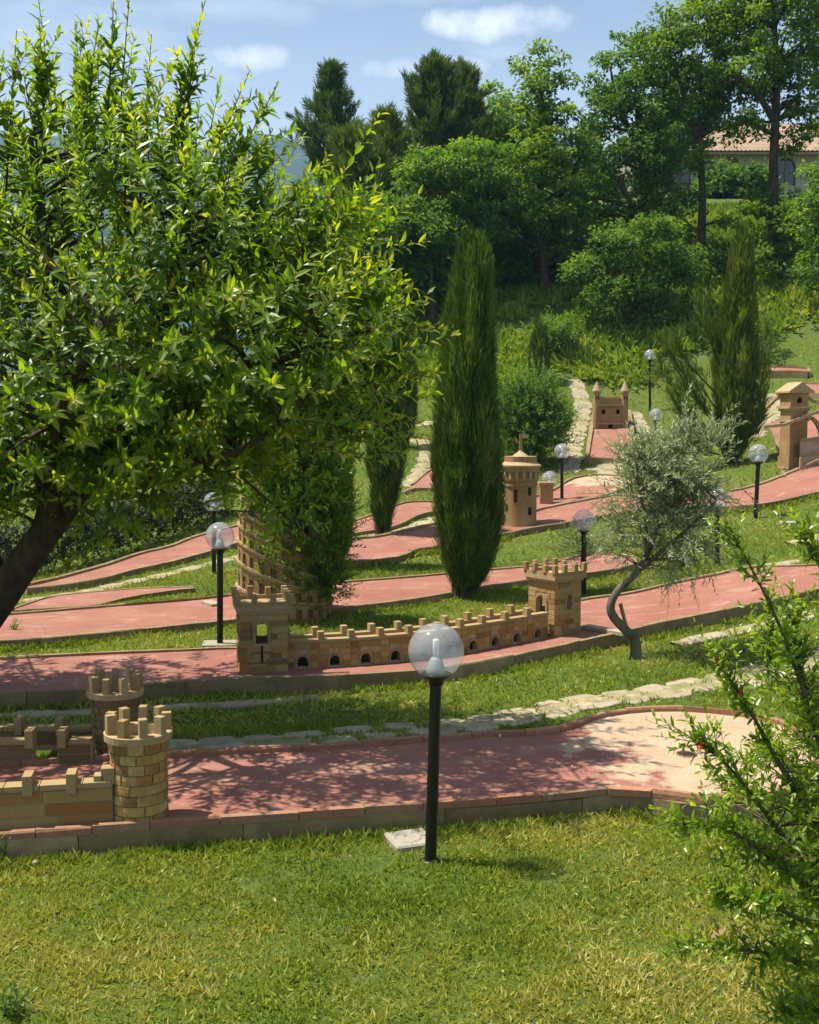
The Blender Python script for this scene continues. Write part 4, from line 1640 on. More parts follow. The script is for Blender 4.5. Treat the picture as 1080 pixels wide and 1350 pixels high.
# lower wing to the left
wx0, wx1 = pt(740, 215, YH + 2)[0], hx0 - .9
wz = pt(810, 222, YH + 2)[2]
wg = thing('outbuilding', 'low stone outbuilding with a tiled lean-to roof left of the hilltop house', 'outbuilding', ((wx0 + wx1) / 2, YH + 5, 12.6))
mb = MB()
mb.box(((wx0 + wx1) / 2, YH + 5, (12 + wz) / 2), wx1 - wx0, 6, wz - 12)
put('wall', mb.mesh('wall'), M_RENDER, wg)
mb = MB()
a0 = np.array([wx0 - .4, YH + 1.5, wz + .05])
mb.add([a0, a0 + [wx1 - wx0 + .8, 0, 0], a0 + [wx1 - wx0 + .8, 7, 1.3], a0 + [0, 7, 1.3]] + [q - Z3 * .14 for q in (a0, a0 + [wx1 - wx0 + .8, 0, 0], a0 + [wx1 - wx0 + .8, 7, 1.3], a0 + [0, 7, 1.3])],
       [(0, 1, 2, 3), (7, 6, 5, 4), (0, 4, 5, 1), (1, 5, 6, 2), (2, 6, 7, 3), (3, 7, 4, 0)])
put('roof', mb.mesh('roof'), M_TILE, wg)


# ------------------------------------------------------------------ vegetation
def tubes_v(P, R, sides=3):
    """n equal polylines at once: P (n,k,3), R (n,k)"""
    n, k, _ = P.shape
    T = unit(np.gradient(P, axis=1))
    A = unit(np.cross(T, np.array([.31, .87, .33])))
    B = np.cross(T, A)
    ang = np.arange(sides) * 2 * math.pi / sides
    V = P[:, :, None] + (A[:, :, None] * np.cos(ang)[:, None] + B[:, :, None] * np.sin(ang)[:, None]) * R[:, :, None, None]
    idx = np.arange(n * k * sides).reshape(n, k, sides)
    a, c = idx[:, :-1], idx[:, 1:]
    F = np.stack([a, np.roll(a, -1, 2), np.roll(c, -1, 2), c], -1).reshape(-1, 4)
    return V.reshape(-1, 3), F


class Leafy:
    def __init__(self):
        self.V, self.F, self.T, self.n = [], {3: [], 4: []}, [], 0

    def add(self, V, Fs, per, tint):
        for f in Fs:
            self.F[f.shape[1]].append(f + self.n)
        self.V.append(V)
        self.T.append(np.repeat(tint, per))
        self.n += len(V)

    def mesh(self, name):
        return mesh_np(name, np.concatenate(self.V), [np.concatenate(f) for f in self.F.values() if f], np.clip(np.concatenate(self.T), 0, 1))


def shoots(P0, D0, ln, m, L, W, alpha=.9, sag=.0, upturn=.5, tip_small=.45, tint0=.35, tint1=.5, curl=.22, fold=.28, full=True, r0=.004):
    """leafy shoots: m leaves spiralling up each shoot. -> leaf arrays and twig tubes"""
    P0, D0 = np.asarray(P0, float), unit(D0)
    n = len(P0)
    ln = np.broadcast_to(ln, n)
    t = (np.arange(m) + .35) / m
    g = np.array([0, 0, -1.])
    pos = P0[:, None] + D0[:, None] * (ln[:, None] * t)[..., None] + g * (sag * ln[:, None] * t ** 2)[..., None]
    tan = unit(D0[:, None] + g * (2 * sag * t)[None, :, None])
    A = unit(np.cross(tan, np.array([.2, .3, .93])))
    B = np.cross(tan, A)
    ph = (np.arange(m) * 2.4)[None] + RNG.uniform(0, 6.28, n)[:, None] + RNG.normal(0, .35, (n, m))
    rad = A * np.cos(ph)[..., None] + B * np.sin(ph)[..., None]
    al = alpha * (1.1 - .45 * t)[None] + RNG.normal(0, .16, (n, m))
    D = tan * np.cos(al)[..., None] + rad * np.sin(al)[..., None] + np.array([0, 0, .12])
    N = tan * .8 - rad * .25 + np.array([0, 0, .9]) * upturn + RNG.normal(0, .22, (n, m, 3))
    sc = (1 - (1 - tip_small) * t ** 2.5)[None] * RNG.uniform(.55, 1.2, (n, m))
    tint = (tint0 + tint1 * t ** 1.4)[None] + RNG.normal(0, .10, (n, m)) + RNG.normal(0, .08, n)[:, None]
    k = 5
    tt = np.linspace(0, 1, k)
    line = P0[:, None] + D0[:, None] * (ln[:, None] * tt)[..., None] + g * (sag * ln[:, None] * tt ** 2)[..., None]
    return pos.reshape(-1, 3), D.reshape(-1, 3), N.reshape(-1, 3), (L * sc).ravel(), (W * sc).ravel(), tint.ravel(), line, np.tile(np.linspace(r0, r0 * .3, k), (n, 1))


def blob_world(blobs):
    return [(pt(u, v, Y), np.array([ru * Y / FOC, rd, rv * Y / FOC])) for u, v, Y, ru, rv, rd in blobs]


def blob_sample(bw, n, power=.45, wexp=.72):
    w = np.array([np.prod(r) for c, r in bw]) ** wexp
    which = RNG.choice(len(bw), n, p=w / w.sum())
    C = np.array([bw[k][0] for k in which])
    R_ = np.array([bw[k][1] for k in which])
    d = rand_dirs(n)
    P = C + d * R_ * (RNG.uniform(0, 1, n) ** power)[:, None]
    return P, unit(d / np.maximum(R_, 1e-3)), which


def branch_lines(limbs, targets, r_at, bend=.25, k=6, r_tip=.006):
    """tubes from the nearest lower limb point to each target"""
    pts, rad = np.concatenate([l for l, r in limbs]), np.concatenate([r for l, r in limbs])
    P, R_ = [], []
    for T in targets:
        d = np.linalg.norm(pts - T, axis=1) + 1.2 * np.maximum(0, pts[:, 2] - T[2] + .3 * np.linalg.norm((pts - T)[:, :2], axis=1))
        j = int(np.argmin(d))
        A = pts[j]
        q = np.linspace(0, 1, k)[:, None]
        ctl = (A + T) / 2 + np.array([0, 0, bend * np.linalg.norm(T - A) * .4]) + RNG.normal(0, .05, 3) * np.linalg.norm(T - A)
        P.append((1 - q) ** 2 * A + 2 * q * (1 - q) * ctl + q ** 2 * T)
        R_.append(np.linspace(min(rad[j] * .55, r_at), r_tip, k))
    return np.array(P), np.array(R_)


def limb(pts, r0, r1, k=16):
    c = curve(np.array(pts), k)
    return c, np.linspace(r0, r1, k)


def root_flare(c, r):
    r = r.copy()
    r[0] *= 1.5
    r[1] *= 1.15
    return r


LEAF_UNIT = {}


def leaf_objects(parent, data, mat, count, name='leaf'):
    """the leaves nearest the camera as single parts; returns the mask of those that were taken"""
    P, D, N, L, W, T = data
    rel = P - np.array([0, 0, CAMZ])
    u = 540 + FOC * rel[:, 0] / rel[:, 1]
    vis = (u > 5) & (u < 1075) & (rel[:, 1] > .5)
    el = rel[:, 2] / rel[:, 1]
    vis &= (el < .37) & (el > -.55)
    dist = np.where(vis, np.linalg.norm(rel, axis=1) / L, 1e9)
    take = np.argsort(dist)[:count]
    mask = np.zeros(len(P), bool)
    mask[take] = True
    Dn = unit(D)
    S = unit(np.cross(Dn, N))
    Nn = np.cross(S, Dn)
    pw = WLOC[parent.name]
    for j in take:
        key = (mat.name, int(np.clip(T[j], 0, .999) * 6))
        me = LEAF_UNIT.get(key)
        if me is None:
            V, Fs, _ = leaf_cards([[0, 0, 0]], [[0, 1, 0]], [[0, 0, 1]], 1, .34, .22, .28)
            me = mesh_np('leaf', V, Fs, np.full(len(V), (key[1] + .5) / 6))
            me.materials.append(mat)
            LEAF_UNIT[key] = me
        o = bpy.data.objects.new(name, me)
        COL.objects.link(o)
        o.parent = parent
        s, d, nn, c = S[j] * W[j] / .34, Dn[j] * L[j], Nn[j] * L[j], P[j] - pw
        o.matrix_basis = Matrix(((s[0], d[0], nn[0], c[0]), (s[1], d[1], nn[1], c[1]), (s[2], d[2], nn[2], c[2]), (0, 0, 0, 1)))
    return mask


# ---- the big glossy tree at the left
RNG = np.random.default_rng(5)
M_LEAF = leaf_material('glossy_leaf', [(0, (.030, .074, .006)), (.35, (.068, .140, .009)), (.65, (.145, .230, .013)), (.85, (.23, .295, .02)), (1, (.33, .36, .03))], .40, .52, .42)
tb = np.array([(-70 - 540) / FOC * 7.9, 7.9, 0])
tb[2] = gz(tb[0], tb[1])
bt = thing('leafy_tree', 'big glossy bright green tree with a dark leaning trunk, filling the left side', 'tree', tb)
trunk = limb([tb - Z3 * .1, pt(-40, 850, 7.85), pt(5, 780, 7.65), pt(50, 715, 7.45), pt(95, 655, 7.25)], .145, .09, 18)
limbs = [trunk,
         limb([pt(95, 655, 7.25), pt(150, 580, 7.05), pt(200, 470, 6.95), pt(235, 350, 6.85), pt(255, 230, 6.85)], .10, .018),
         limb([pt(60, 700, 7.40), pt(75, 600, 7.25), pt(70, 470, 7.05), pt(60, 330, 6.95), pt(40, 180, 6.85)], .085, .016),
         limb([pt(120, 625, 7.15), pt(210, 565, 6.85), pt(320, 500, 6.65), pt(430, 450, 6.45), pt(520, 430, 6.45)], .05, .008),
         limb([pt(150, 580, 7.05), pt(250, 450, 7.25), pt(330, 340, 7.35), pt(360, 240, 7.35)], .055, .012),
         limb([pt(5, 780, 7.65), pt(-60, 640, 7.45), pt(-110, 480, 7.15), pt(-130, 300, 7.05)], .09, .016),
         limb([pt(95, 655, 7.25), pt(130, 600, 7.85), pt(180, 500, 8.35), pt(240, 400, 8.55)], .07, .014),
         limb([pt(70, 690, 7.35), pt(60, 620, 6.75), pt(90, 520, 6.15), pt(140, 430, 5.85)], .07, .014),
         limb([pt(110, 640, 7.15), pt(210, 610, 6.75), pt(300, 600, 6.45), pt(370, 560, 6.35)], .05, .010)]
V, F = tubes([(c, root_flare(c, r) if i == 0 else r) for i, (c, r) in enumerate(limbs)], 9)
put('trunk', mesh_np('trunk', V, [F], smooth=True), M_BARK, bt)
BL = blob_world([(60, 420, 7.5, 210, 210, .8), (230, 400, 7.1, 190, 175, .6), (380, 410, 6.9, 130, 120, .5), (462, 436, 6.7, 62, 52, .35), (150, 540, 7.2, 220, 105, .8), (350, 505, 6.8, 120, 75, .5),
                 (210, 578, 6.9, 80, 36, .35), (335, 575, 6.8, 75, 45, .35), (70, 612, 7.1, 120, 38, .5), (200, 585, 7.0, 90, 34, .4), (-40, 640, 7.2, 90, 40, .5), (400, 540, 6.8, 70, 40, .35), (60, 250, 7.3, 140, 110, .7), (290, 300, 7.1, 110, 90, .6), (-150, 420, 7.5, 190, 230, 1.0),
                 (380, 330, 6.9, 80, 60, .4), (475, 500, 6.7, 42, 28, .25), (40, 610, 7.3, 120, 60, .6), (440, 300, 6.9, 40, 40, .25), (-170, 380, 8.3, 170, 160, .7), (30, 400, 8.3, 150, 150, .5), (100, 570, 6.9, 130, 80, .5), (-280, 400, 6.2, 170, 170, .5)])
BLF = blob_world([(200, 380, 6.1, 230, 190, .5), (60, 520, 6.1, 160, 120, .5), (380, 470, 6.0, 130, 90, .4)])
cc = pt(170, 470, 7.1)
n = 2350
CL, ocl, _ = blob_sample(BL, 250, .45, .70)
ci = RNG.integers(0, 250, n)
P0 = CL[ci] + RNG.normal(0, .16, (n, 3))
out = ocl[ci]
PF, oF, _ = blob_sample(BLF, 230, .45)
P0[:230], out[:230] = PF, oF
D0 = unit(out * .8 + unit(P0 - cc) * .7 + np.array([0, -.12, .85]) + RNG.normal(0, .28, (n, 3)))
ln = RNG.uniform(.22, .55, n)
low_ = P0[:, 2] < cc[2] - .15
D0[low_, 2] *= .25
D0 = unit(D0)
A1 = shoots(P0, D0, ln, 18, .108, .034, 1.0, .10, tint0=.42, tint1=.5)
# long upright leaders above the crown and arching ends at the right
lead = [(8, 250, 22, 40, 6.3), (60, 260, 30, 90, 6.4), (95, 270, 130, 30, 6.2), (60, 210, 52, 25, 6.3), (150, 250, 172, -20, 6.3), (140, 200, 150, 0, 6.2), (185, 260, 200, 45, 6.4), (205, 270, 272, -5, 6.2), (235, 230, 262, 30, 6.2),
        (250, 280, 330, 92, 6.3), (280, 270, 368, 108, 6.2), (300, 290, 360, 170, 6.3), (330, 320, 345, 200, 6.2), (100, 200, 110, 70, 6.5), (215, 290, 235, 150, 6.5), (-20, 250, 5, 75, 6.2), (120, 290, 100, 120, 6.1),
        (165, 280, 165, 110, 6.2), (320, 350, 400, 240, 6.2), (390, 330, 470, 270, 5.9), (400, 340, 455, 222, 6.0), (420, 390, 560, 400, 5.8), (450, 420, 572, 430, 5.8), (430, 420, 545, 380, 5.9), (440, 470, 578, 500, 5.8), (440, 480, 560, 470, 5.8),
        (430, 500, 540, 520, 5.8), (400, 440, 500, 340, 6.0), (-60, 240, -40, 20, 6.3), (-120, 240, -110, 0, 6.4), (-180, 300, -190, 60, 6.4), (30, 300, 75, 110, 6.0)]
LP0 = np.array([pt(a, b_, Y + .6) for a, b_, c_, d_, Y in lead])
LP1 = np.array([pt(c_, d_, Y + .55) for a, b_, c_, d_, Y in lead])
dl = np.linalg.norm(LP1 - LP0, axis=1)
A2 = shoots(LP0, LP1 - LP0, dl, 38, .112, .037, 1.05, .0, tint0=.42, tint1=.5, r0=.008)
# side twigs of the leaders
jj = RNG.integers(0, len(lead), 190)
q = RNG.uniform(.1, .72, 190)
A3 = shoots(LP0[jj] + (LP1 - LP0)[jj] * q[:, None], unit((LP1 - LP0)[jj]) + rand_dirs(190) * .8 + [0, 0, .25], RNG.uniform(.12, .30, 190), 12, .105, .034, 1.0, 0, tint0=.42, tint1=.5)
data = [np.concatenate([a[k] for a in (A1, A2, A3)]) for k in range(6)]
mk = leaf_objects(bt, data, M_LEAF, 300)
lf = Leafy()
d_ = [x[~mk] for x in data]
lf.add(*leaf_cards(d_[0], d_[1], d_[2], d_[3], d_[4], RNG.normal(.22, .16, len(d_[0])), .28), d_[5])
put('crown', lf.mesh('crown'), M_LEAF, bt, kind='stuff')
V1, F1_ = tubes_v(A1[6], A1[7])
V2, F2_ = tubes_v(A2[6], A2[7])
V3, F3_ = tubes_v(A3[6], A3[7])
sel = RNG.choice(n, 420, replace=False)
bp, brd = branch_lines(limbs, np.concatenate([P0[sel], LP0]), .022)
V4, F4_ = tubes_v(bp, brd, 4)
put('twigs', mesh_np('twigs', np.concatenate([V1, V2, V3, V4]), [np.concatenate([F1_, F2_ + len(V1), F3_ + len(V1) + len(V2), F4_ + len(V1) + len(V2) + len(V3)])]), M_BARK, bt, kind='stuff')


# ---- columnar cypresses
RNG = np.random.default_rng(6)
M_CYP = leaf_material('cypress_green', [(0, (.010, .028, .005)), (.4, (.032, .076, .010)), (.7, (.075, .140, .016)), (1, (.16, .22, .032))], .62, .25, .25)
M_CYP2 = leaf_material('cypress_olive_green', [(0, (.014, .034, .005)), (.4, (.045, .088, .010)), (.7, (.105, .155, .018)), (1, (.21, .25, .040))], .62, .3, .25)
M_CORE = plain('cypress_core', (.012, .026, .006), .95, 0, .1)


def cypress(bu, bv, rows, label, n=5200, mat=M_CYP, per=8, blade=.16, wid=.013, trunk_r=.06, flute=.30, lean=.24):
    """rows: (v, left u, right u) from the top down, measured at the base's distance"""
    p = at(bu, bv)
    o = thing('cypress', label, 'tree', p)
    Y = p[1]
    rows = sorted(rows)
    zs = np.array([pt(540, v, Y)[2] for v, a, b_ in rows])[::-1]
    xc = np.array([pt((a + b_) / 2, 600, Y)[0] for v, a, b_ in rows])[::-1]
    rr = np.array([(b_ - a) / 2 * Y / FOC for v, a, b_ in rows])[::-1] * .90
    hs_ = np.linspace(zs[0], zs[-1], 200)
    rw = np.interp(hs_, zs, rr) + .02
    h = RNG.choice(hs_, n, p=rw / rw.sum()) + RNG.uniform(-.02, .02, n)
    th = RNG.uniform(0, 2 * math.pi, n)
    thp = np.where(th > math.pi, 2 * math.pi - th, th)
    fl = fnoise(thp * 3.2 + 10 + (th > math.pi) * 7, h * 1.1 / max(.3, rr.max()), 31) - .5
    fl2 = fnoise(thp * 9 + 3 + (th > math.pi) * 9, h * 3.5, 37) - .5
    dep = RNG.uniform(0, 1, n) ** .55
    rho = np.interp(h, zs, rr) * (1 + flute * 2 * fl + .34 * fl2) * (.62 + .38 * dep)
    rad = np.c_[np.cos(th), np.sin(th), 0 * th]
    C = np.c_[np.interp(h, zs, xc), np.full(n, Y), h] + rad * rho[:, None]
    C = np.repeat(C, per, 0) + RNG.normal(0, .022, (n * per, 3)) * [1, 1, 1.6]
    R3 = np.repeat(rad, per, 0)
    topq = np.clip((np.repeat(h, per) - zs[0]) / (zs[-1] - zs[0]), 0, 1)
    D = np.array([0, 0, 1.]) + R3 * lean + RNG.normal(0, .20, (n * per, 3))
    L = blade * RNG.uniform(.55, 1.2, n * per)
    tint = .30 + .42 * np.repeat(dep, per) - .15 + RNG.normal(0, .13, n * per) + .5 * np.repeat(fl, per) + .8 * np.repeat(fl2, per) + .1 * topq  # inner sprays and flute grooves tinted darker, shade put into the colour
    lf = Leafy()
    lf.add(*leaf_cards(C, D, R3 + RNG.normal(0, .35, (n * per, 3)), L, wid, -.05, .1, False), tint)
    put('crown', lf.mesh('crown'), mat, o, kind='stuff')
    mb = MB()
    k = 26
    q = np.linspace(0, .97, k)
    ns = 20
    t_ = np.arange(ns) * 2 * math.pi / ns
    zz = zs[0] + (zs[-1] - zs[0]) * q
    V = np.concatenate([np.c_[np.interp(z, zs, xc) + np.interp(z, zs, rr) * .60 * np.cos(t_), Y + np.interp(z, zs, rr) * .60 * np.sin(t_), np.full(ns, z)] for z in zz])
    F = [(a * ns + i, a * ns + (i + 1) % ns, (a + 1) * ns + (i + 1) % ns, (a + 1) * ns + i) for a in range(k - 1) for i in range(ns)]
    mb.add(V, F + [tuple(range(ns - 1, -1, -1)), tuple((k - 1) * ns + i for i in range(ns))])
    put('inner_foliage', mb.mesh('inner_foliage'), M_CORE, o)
    c, r = limb([p - Z3 * .08, p + Z3 * .2, np.array([xc[0], Y, zs[0] + .5])], trunk_r, trunk_r * .7, 8)
    V, F = tubes([(c, root_flare(c, r))], 9)
    put('trunk', mesh_np('trunk', V, [F], smooth=True), M_BARK, o)
    return o, p, Y


cypress(608, 788, [(320, 612, 630), (345, 603, 643), (380, 597, 646), (430, 586, 650), (500, 578, 654), (580, 570, 660), (640, 568, 664), (690, 574, 663), (730, 581, 655), (760, 592, 643), (776, 600, 630)],
        'big dense dark cypress in the middle, behind the crenellated wall', 12500, per=9, trunk_r=.12, blade=.115, wid=.0095, flute=.24)
cypress(500, 706, [(380, 500, 520), (450, 487, 540), (530, 480, 545), (590, 482, 538), (640, 486, 529), (680, 492, 518), (700, 500, 512)],
        'slim dark cypress tapering to a narrow foot, left of the big one', 3200, per=8, trunk_r=.06)
cypress(536, 590, [(430, 528, 540), (480, 520, 548), (540, 520, 550), (575, 526, 544)], 'small dark cypress just behind the slim one', 1800, per=7, trunk_r=.06)
cypress(442, 748, [(470, 440, 452), (540, 428, 460), (620, 424, 463), (700, 428, 461), (738, 436, 454)], 'dark cypress at the right rim of the bushy shrub', 2600, per=8, trunk_r=.06)
cy, cp, cY = cypress(966, 612, [(306, 969, 973), (330, 962, 982), (380, 953, 989), (430, 946, 993), (500, 941, 994), (550, 943, 991), (590, 951, 983), (606, 958, 974)],
                     'loose yellowish green cypress with side branches drooping out, at the right', 7500, M_CYP2, 8, .15, .014, .09, .34, .24)
cypress(710, 502, [(430, 708, 714), (455, 701, 719), (485, 697, 722), (498, 702, 716)], 'small young cypress behind the bright round bush', 900, M_CYP2, 7, .2, .02, .05)
# loose branches of the right cypress
side = [((940, 560), (905, 500), (872, 445)), ((945, 540), (905, 490), (865, 498)), ((940, 580), (900, 530), (868, 480)), ((950, 590), (905, 555), (885, 520)), ((985, 560), (1005, 500), (1012, 425)), ((985, 580), (1006, 540), (1010, 470)),
        ((948, 480), (930, 430), (920, 392)), ((975, 590), (1000, 560), (1002, 520)), ((950, 600), (920, 590), (895, 570)), ((945, 520), (900, 470), (890, 440)), ((950, 560), (910, 520), (900, 505)), ((950, 585), (910, 560), (905, 540))]
lines, CC, DD = [], [], []
for s3 in side:
    dy = random.uniform(-.35, .35)
    c = curve(np.array([pt(u, v, cY + dy * i) for i, (u, v) in enumerate(s3)]), 24)
    lines.append((c, np.linspace(.016, .004, 24)))
    tg = unit(np.gradient(c, axis=0))
    for i in range(4, 24):
        for _ in range(4):
            CC.append(c[i] + RNG.normal(0, .03, 3))
            DD.append(tg[i] * .8 + rand_dirs(1)[0] * .45 + [0, 0, .5])
CC, DD = np.array(CC), np.array(DD)
lf = Leafy()
CC2, DD2 = np.repeat(CC, 4, 0) + RNG.normal(0, .035, (len(CC) * 4, 3)), np.repeat(DD, 4, 0) + RNG.normal(0, .25, (len(CC) * 4, 3))
lf.add(*leaf_cards(CC2, DD2, rand_dirs(len(CC2)), .2 * RNG.uniform(.6, 1.2, len(CC2)), .018, -.05, .1, False), RNG.normal(.62, .15, len(CC2)))
put('side_sprays', lf.mesh('side_sprays'), M_CYP2, cy, kind='stuff')
V, F = tubes(lines, 5)
put('side_branches', mesh_np('side_branches', V, [F]), M_BARK, cy)


# ---- broad-leaved trees and pines on the bank
RNG = np.random.default_rng(7)
def broad_tree(label, trunk, Y, r0, blobs, mat, clumps=150, per=85, L=.12, W=.075, cr=.5, name='oak_tree', group=None, extra=(), nbr=70, bark_=None, tint=.45, base_dy=0, flat=.5):
    b0 = np.array([(trunk[0][0] - 540) / FOC * Y, Y, 0])
    b0[2] = gz(b0[0], b0[1])
    o = thing(name, label, 'tree', b0, group)
    pts = [b0 - Z3 * .2] + [pt(u, v, Y) for u, v in trunk]
    pts = [pts[0]] + [q for q in pts[1:] if q[2] > b0[2] + .3]
    if len(pts) < 2:
        pts.append(pts[-1] + [0, 0, 1.5])
    lm = [limb(pts, r0, r0 * .25, 20)]
    for ex in extra:
        Q = [pt(u, v, Y + d) for u, v, d in ex]
        if Q[0][2] < b0[2] + 1.0 and ex[0][1] > 330:
            Q[0][2] = gz(Q[0][0], Q[0][1]) - .2
        lm.append(limb(Q, r0 * .6, r0 * .12))
    V, F = tubes([(c, root_flare(c, r) if i == 0 else r) for i, (c, r) in enumerate(lm)], 8)
    bw = blob_world([(u, v, Y + (q[0] if q else 0), ru, rv, rd) for (u, v, ru, rv, rd, *q) in blobs])
    clumps, per, cr, L, W = int(clumps * 1.55), int(per * .78), cr * .72, L * .84, W * .84
    C, out, _ = blob_sample(bw, clumps, .42, .75)
    bp, brd = branch_lines(lm, C[RNG.choice(clumps, min(nbr, clumps), replace=False)], r0 * .3, r_tip=.012)
    V2, F2 = tubes_v(bp, brd, 4)
    put('trunk', mesh_np('trunk', np.concatenate([V, V2]), [np.concatenate([F, F2 + len(V)])], smooth=True), bark_ or M_BARK, o)
    n = clumps * per
    sz = np.repeat(RNG.uniform(.55, 1.25, clumps), per)
    dd = rand_dirs(n)
    off = dd * (RNG.uniform(0, 1, n) ** .5)[:, None] * (cr * sz)[:, None] * [1, 1, flat]
    # tips droop at the edge of each layer
    off[:, 2] -= .25 * (off[:, 0] ** 2 + off[:, 1] ** 2) / cr
    P = np.repeat(C, per, 0) + off
    N = np.array([0, 0, .8]) + .6 * np.repeat(out, per, 0) + RNG.normal(0, .55, (n, 3))
    D = unit(off * [1, 1, .6]) + RNG.normal(0, .6, (n, 3)) + [0, 0, -.15]
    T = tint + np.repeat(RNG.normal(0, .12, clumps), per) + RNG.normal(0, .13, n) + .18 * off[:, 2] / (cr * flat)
    lf = Leafy()
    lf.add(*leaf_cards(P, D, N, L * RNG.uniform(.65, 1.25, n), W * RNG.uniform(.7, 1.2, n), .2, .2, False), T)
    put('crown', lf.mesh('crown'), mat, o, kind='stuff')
    return o


M_OAK = leaf_material('oak_leaf', [(0, (.040, .086, .008)), (.4, (.095, .175, .013)), (.7, (.170, .255, .018)), (1, (.27, .33, .028))], .55, .45, .22, (2.0, 1.9, .45))
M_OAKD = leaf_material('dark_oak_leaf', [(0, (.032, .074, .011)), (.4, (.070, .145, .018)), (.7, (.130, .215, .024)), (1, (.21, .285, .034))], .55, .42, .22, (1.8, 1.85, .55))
M_LIME = leaf_material('light_green_leaf', [(0, (.040, .095, .010)), (.4, (.090, .185, .016)), (.7, (.16, .26, .024)), (1, (.24, .33, .035))], .5, .45, .35)
M_PINE = leaf_material('pine_needle', [(0, (.018, .045, .012)), (.4, (.042, .090, .020)), (.7, (.085, .140, .026)), (1, (.16, .20, .040))], .6, .25, .25)
M_PINEO = leaf_material('olive_pine_needle', [(0, (.034, .060, .010)), (.4, (.075, .115, .018)), (.7, (.13, .17, .028)), (1, (.21, .24, .05))], .6, .25, .25)

broad_tree('tall oak with a slim dark trunk and a leafy peak, above the bright round bush', [(718, 430), (717, 340), (712, 240), (718, 170), (712, 110)], 31.5, .16,
           [(715, 110, 40, 62, .9), (722, 190, 62, 55, 1.4), (700, 270, 78, 55, 1.7), (745, 300, 50, 46, 1.2)], M_OAK, 150, 85, .15, .09, .48,
           extra=[((717, 330, 0), (690, 270, -.5), (665, 230, -.8)), ((716, 300, 0), (755, 230, .4), (775, 180, .8))])
broad_tree('broad dark oak in the middle of the bank with several limbs', [(862, 420), (856, 330), (850, 240), (842, 160), (838, 100)], 32, .19,
           [(808, 120, 45, 55, 1.2), (848, 100, 55, 75, 1.5), (835, 200, 80, 70, 2.0), (815, 290, 70, 60, 1.8), (880, 270, 50, 60, 1.5), (870, 60, 40, 48, 1.0)], M_OAKD, 200, 85, .15, .09, .5,
           extra=[((856, 330, 0), (825, 255, -.6), (795, 215, -.9)), ((852, 260, 0), (870, 170, .3), (880, 80, .3)), ((845, 200, 0), (815, 140, 0), (805, 90, 0))])
broad_tree('low dark rounded oak with blue-green leaves at the foot of the bank', [(850, 470), (845, 420), (835, 380)], 28.8, .12,
           [(818, 375, 58, 38, 1.4), (880, 392, 36, 34, 1.2), (790, 408, 34, 22, 1.0), (845, 322, 70, 34, 1.5), (858, 425, 30, 18, .9), (900, 350, 40, 26, 1.1), (775, 345, 30, 24, .9), (870, 300, 36, 24, 1.0)], M_OAKD, 130, 80, .14, .085, .46, tint=.48,
           extra=[((848, 440, 0), (815, 400, -.4), (800, 370, -.6)), ((848, 440, 0), (875, 400, .2), (885, 360, .2))])
broad_tree('oak with a straight dark trunk standing before the roof, left of the tallest tree', [(925, 420), (925, 340), (926, 250), (922, 170), (925, 90)], 31, .15,
           [(905, 55, 55, 55, 1.2), (930, 110, 50, 50, 1.2), (965, 20, 60, 45, 1.3), (915, 165, 42, 32, 1.0), (950, 150, 48, 40, 1.0), (906, 214, 28, 20, .7), (915, 350, 45, 40, 1.0), (950, 330, 45, 50, 1.1)], M_OAK, 150, 85, .15, .09, .46,
           extra=[((925, 200, 0), (900, 120, 0), (880, 60, 0)), ((925, 180, 0), (950, 100, .3), (970, 30, .3)), ((925, 390, 0), (945, 360, -.3), (955, 320, -.4))])
broad_tree('tallest dark oak at the right, its trunk crossing the tiled roof', [(1022, 440), (1021, 330), (1020, 220), (1024, 110), (1020, 10), (1022, -60)], 30, .17,
           [(1020, 20, 75, 62, 1.8), (985, 95, 48, 42, 1.2), (990, 165, 38, 24, .9), (1056, 152, 36, 20, .9), (1045, 190, 26, 16, .7), (1050, 100, 52, 45, 1.3), (1025, -60, 75, 60, 1.8), (1008, 340, 50, 42, 1.2), (1040, 300, 40, 48, 1.1), (1000, 265, 38, 24, .9), (1005, 400, 35, 28, .9)], M_OAK, 200, 85, .15, .09, .48,
           extra=[((1022, 160, 0), (995, 120, -.4), (965, 100, -.8)), ((1021, 120, 0), (1050, 80, .3), (1072, 50, .4)), ((1021, 360, 0), (1042, 320, .2), (1052, 280, .2)), ((1021, 390, 0), (1000, 360, .2), (985, 330, .2))])
broad_tree('light green young tree at the right edge under the house', [(1085, 420), (1082, 350), (1080, 280)], 27.5, .09,
           [(1080, 290, 38, 60, 1.0), (1095, 230, 40, 40, 1.0), (1070, 350, 26, 34, .7)], M_LIME, 80, 80, .13, .08, .42)
broad_tree('dark oak at the upper right corner', [(1130, 430), (1125, 250), (1110, 100)], 31, .16, [(1090, 60, 50, 70, 1.5), (1130, 100, 70, 90, 2.0), (1115, -40, 80, 70, 2.0)], M_OAK, 110, 80, .15, .09, .5)
broad_tree('light green spreading tree left of the tall slim oak', [(598, 420), (600, 370), (606, 310), (628, 250)], 31, .14,
           [(640, 225, 80, 42, 1.6), (590, 225, 65, 42, 1.4), (655, 270, 62, 42, 1.4), (585, 265, 58, 34, 1.2), (545, 245, 36, 34, 1.0)], M_LIME, 190, 85, .14, .085, .44, name='acacia_tree',
           extra=[((602, 330, 0), (575, 270, -.5), (555, 235, -.8)), ((604, 320, 0), (640, 260, .3), (680, 220, .6))], flat=.42)
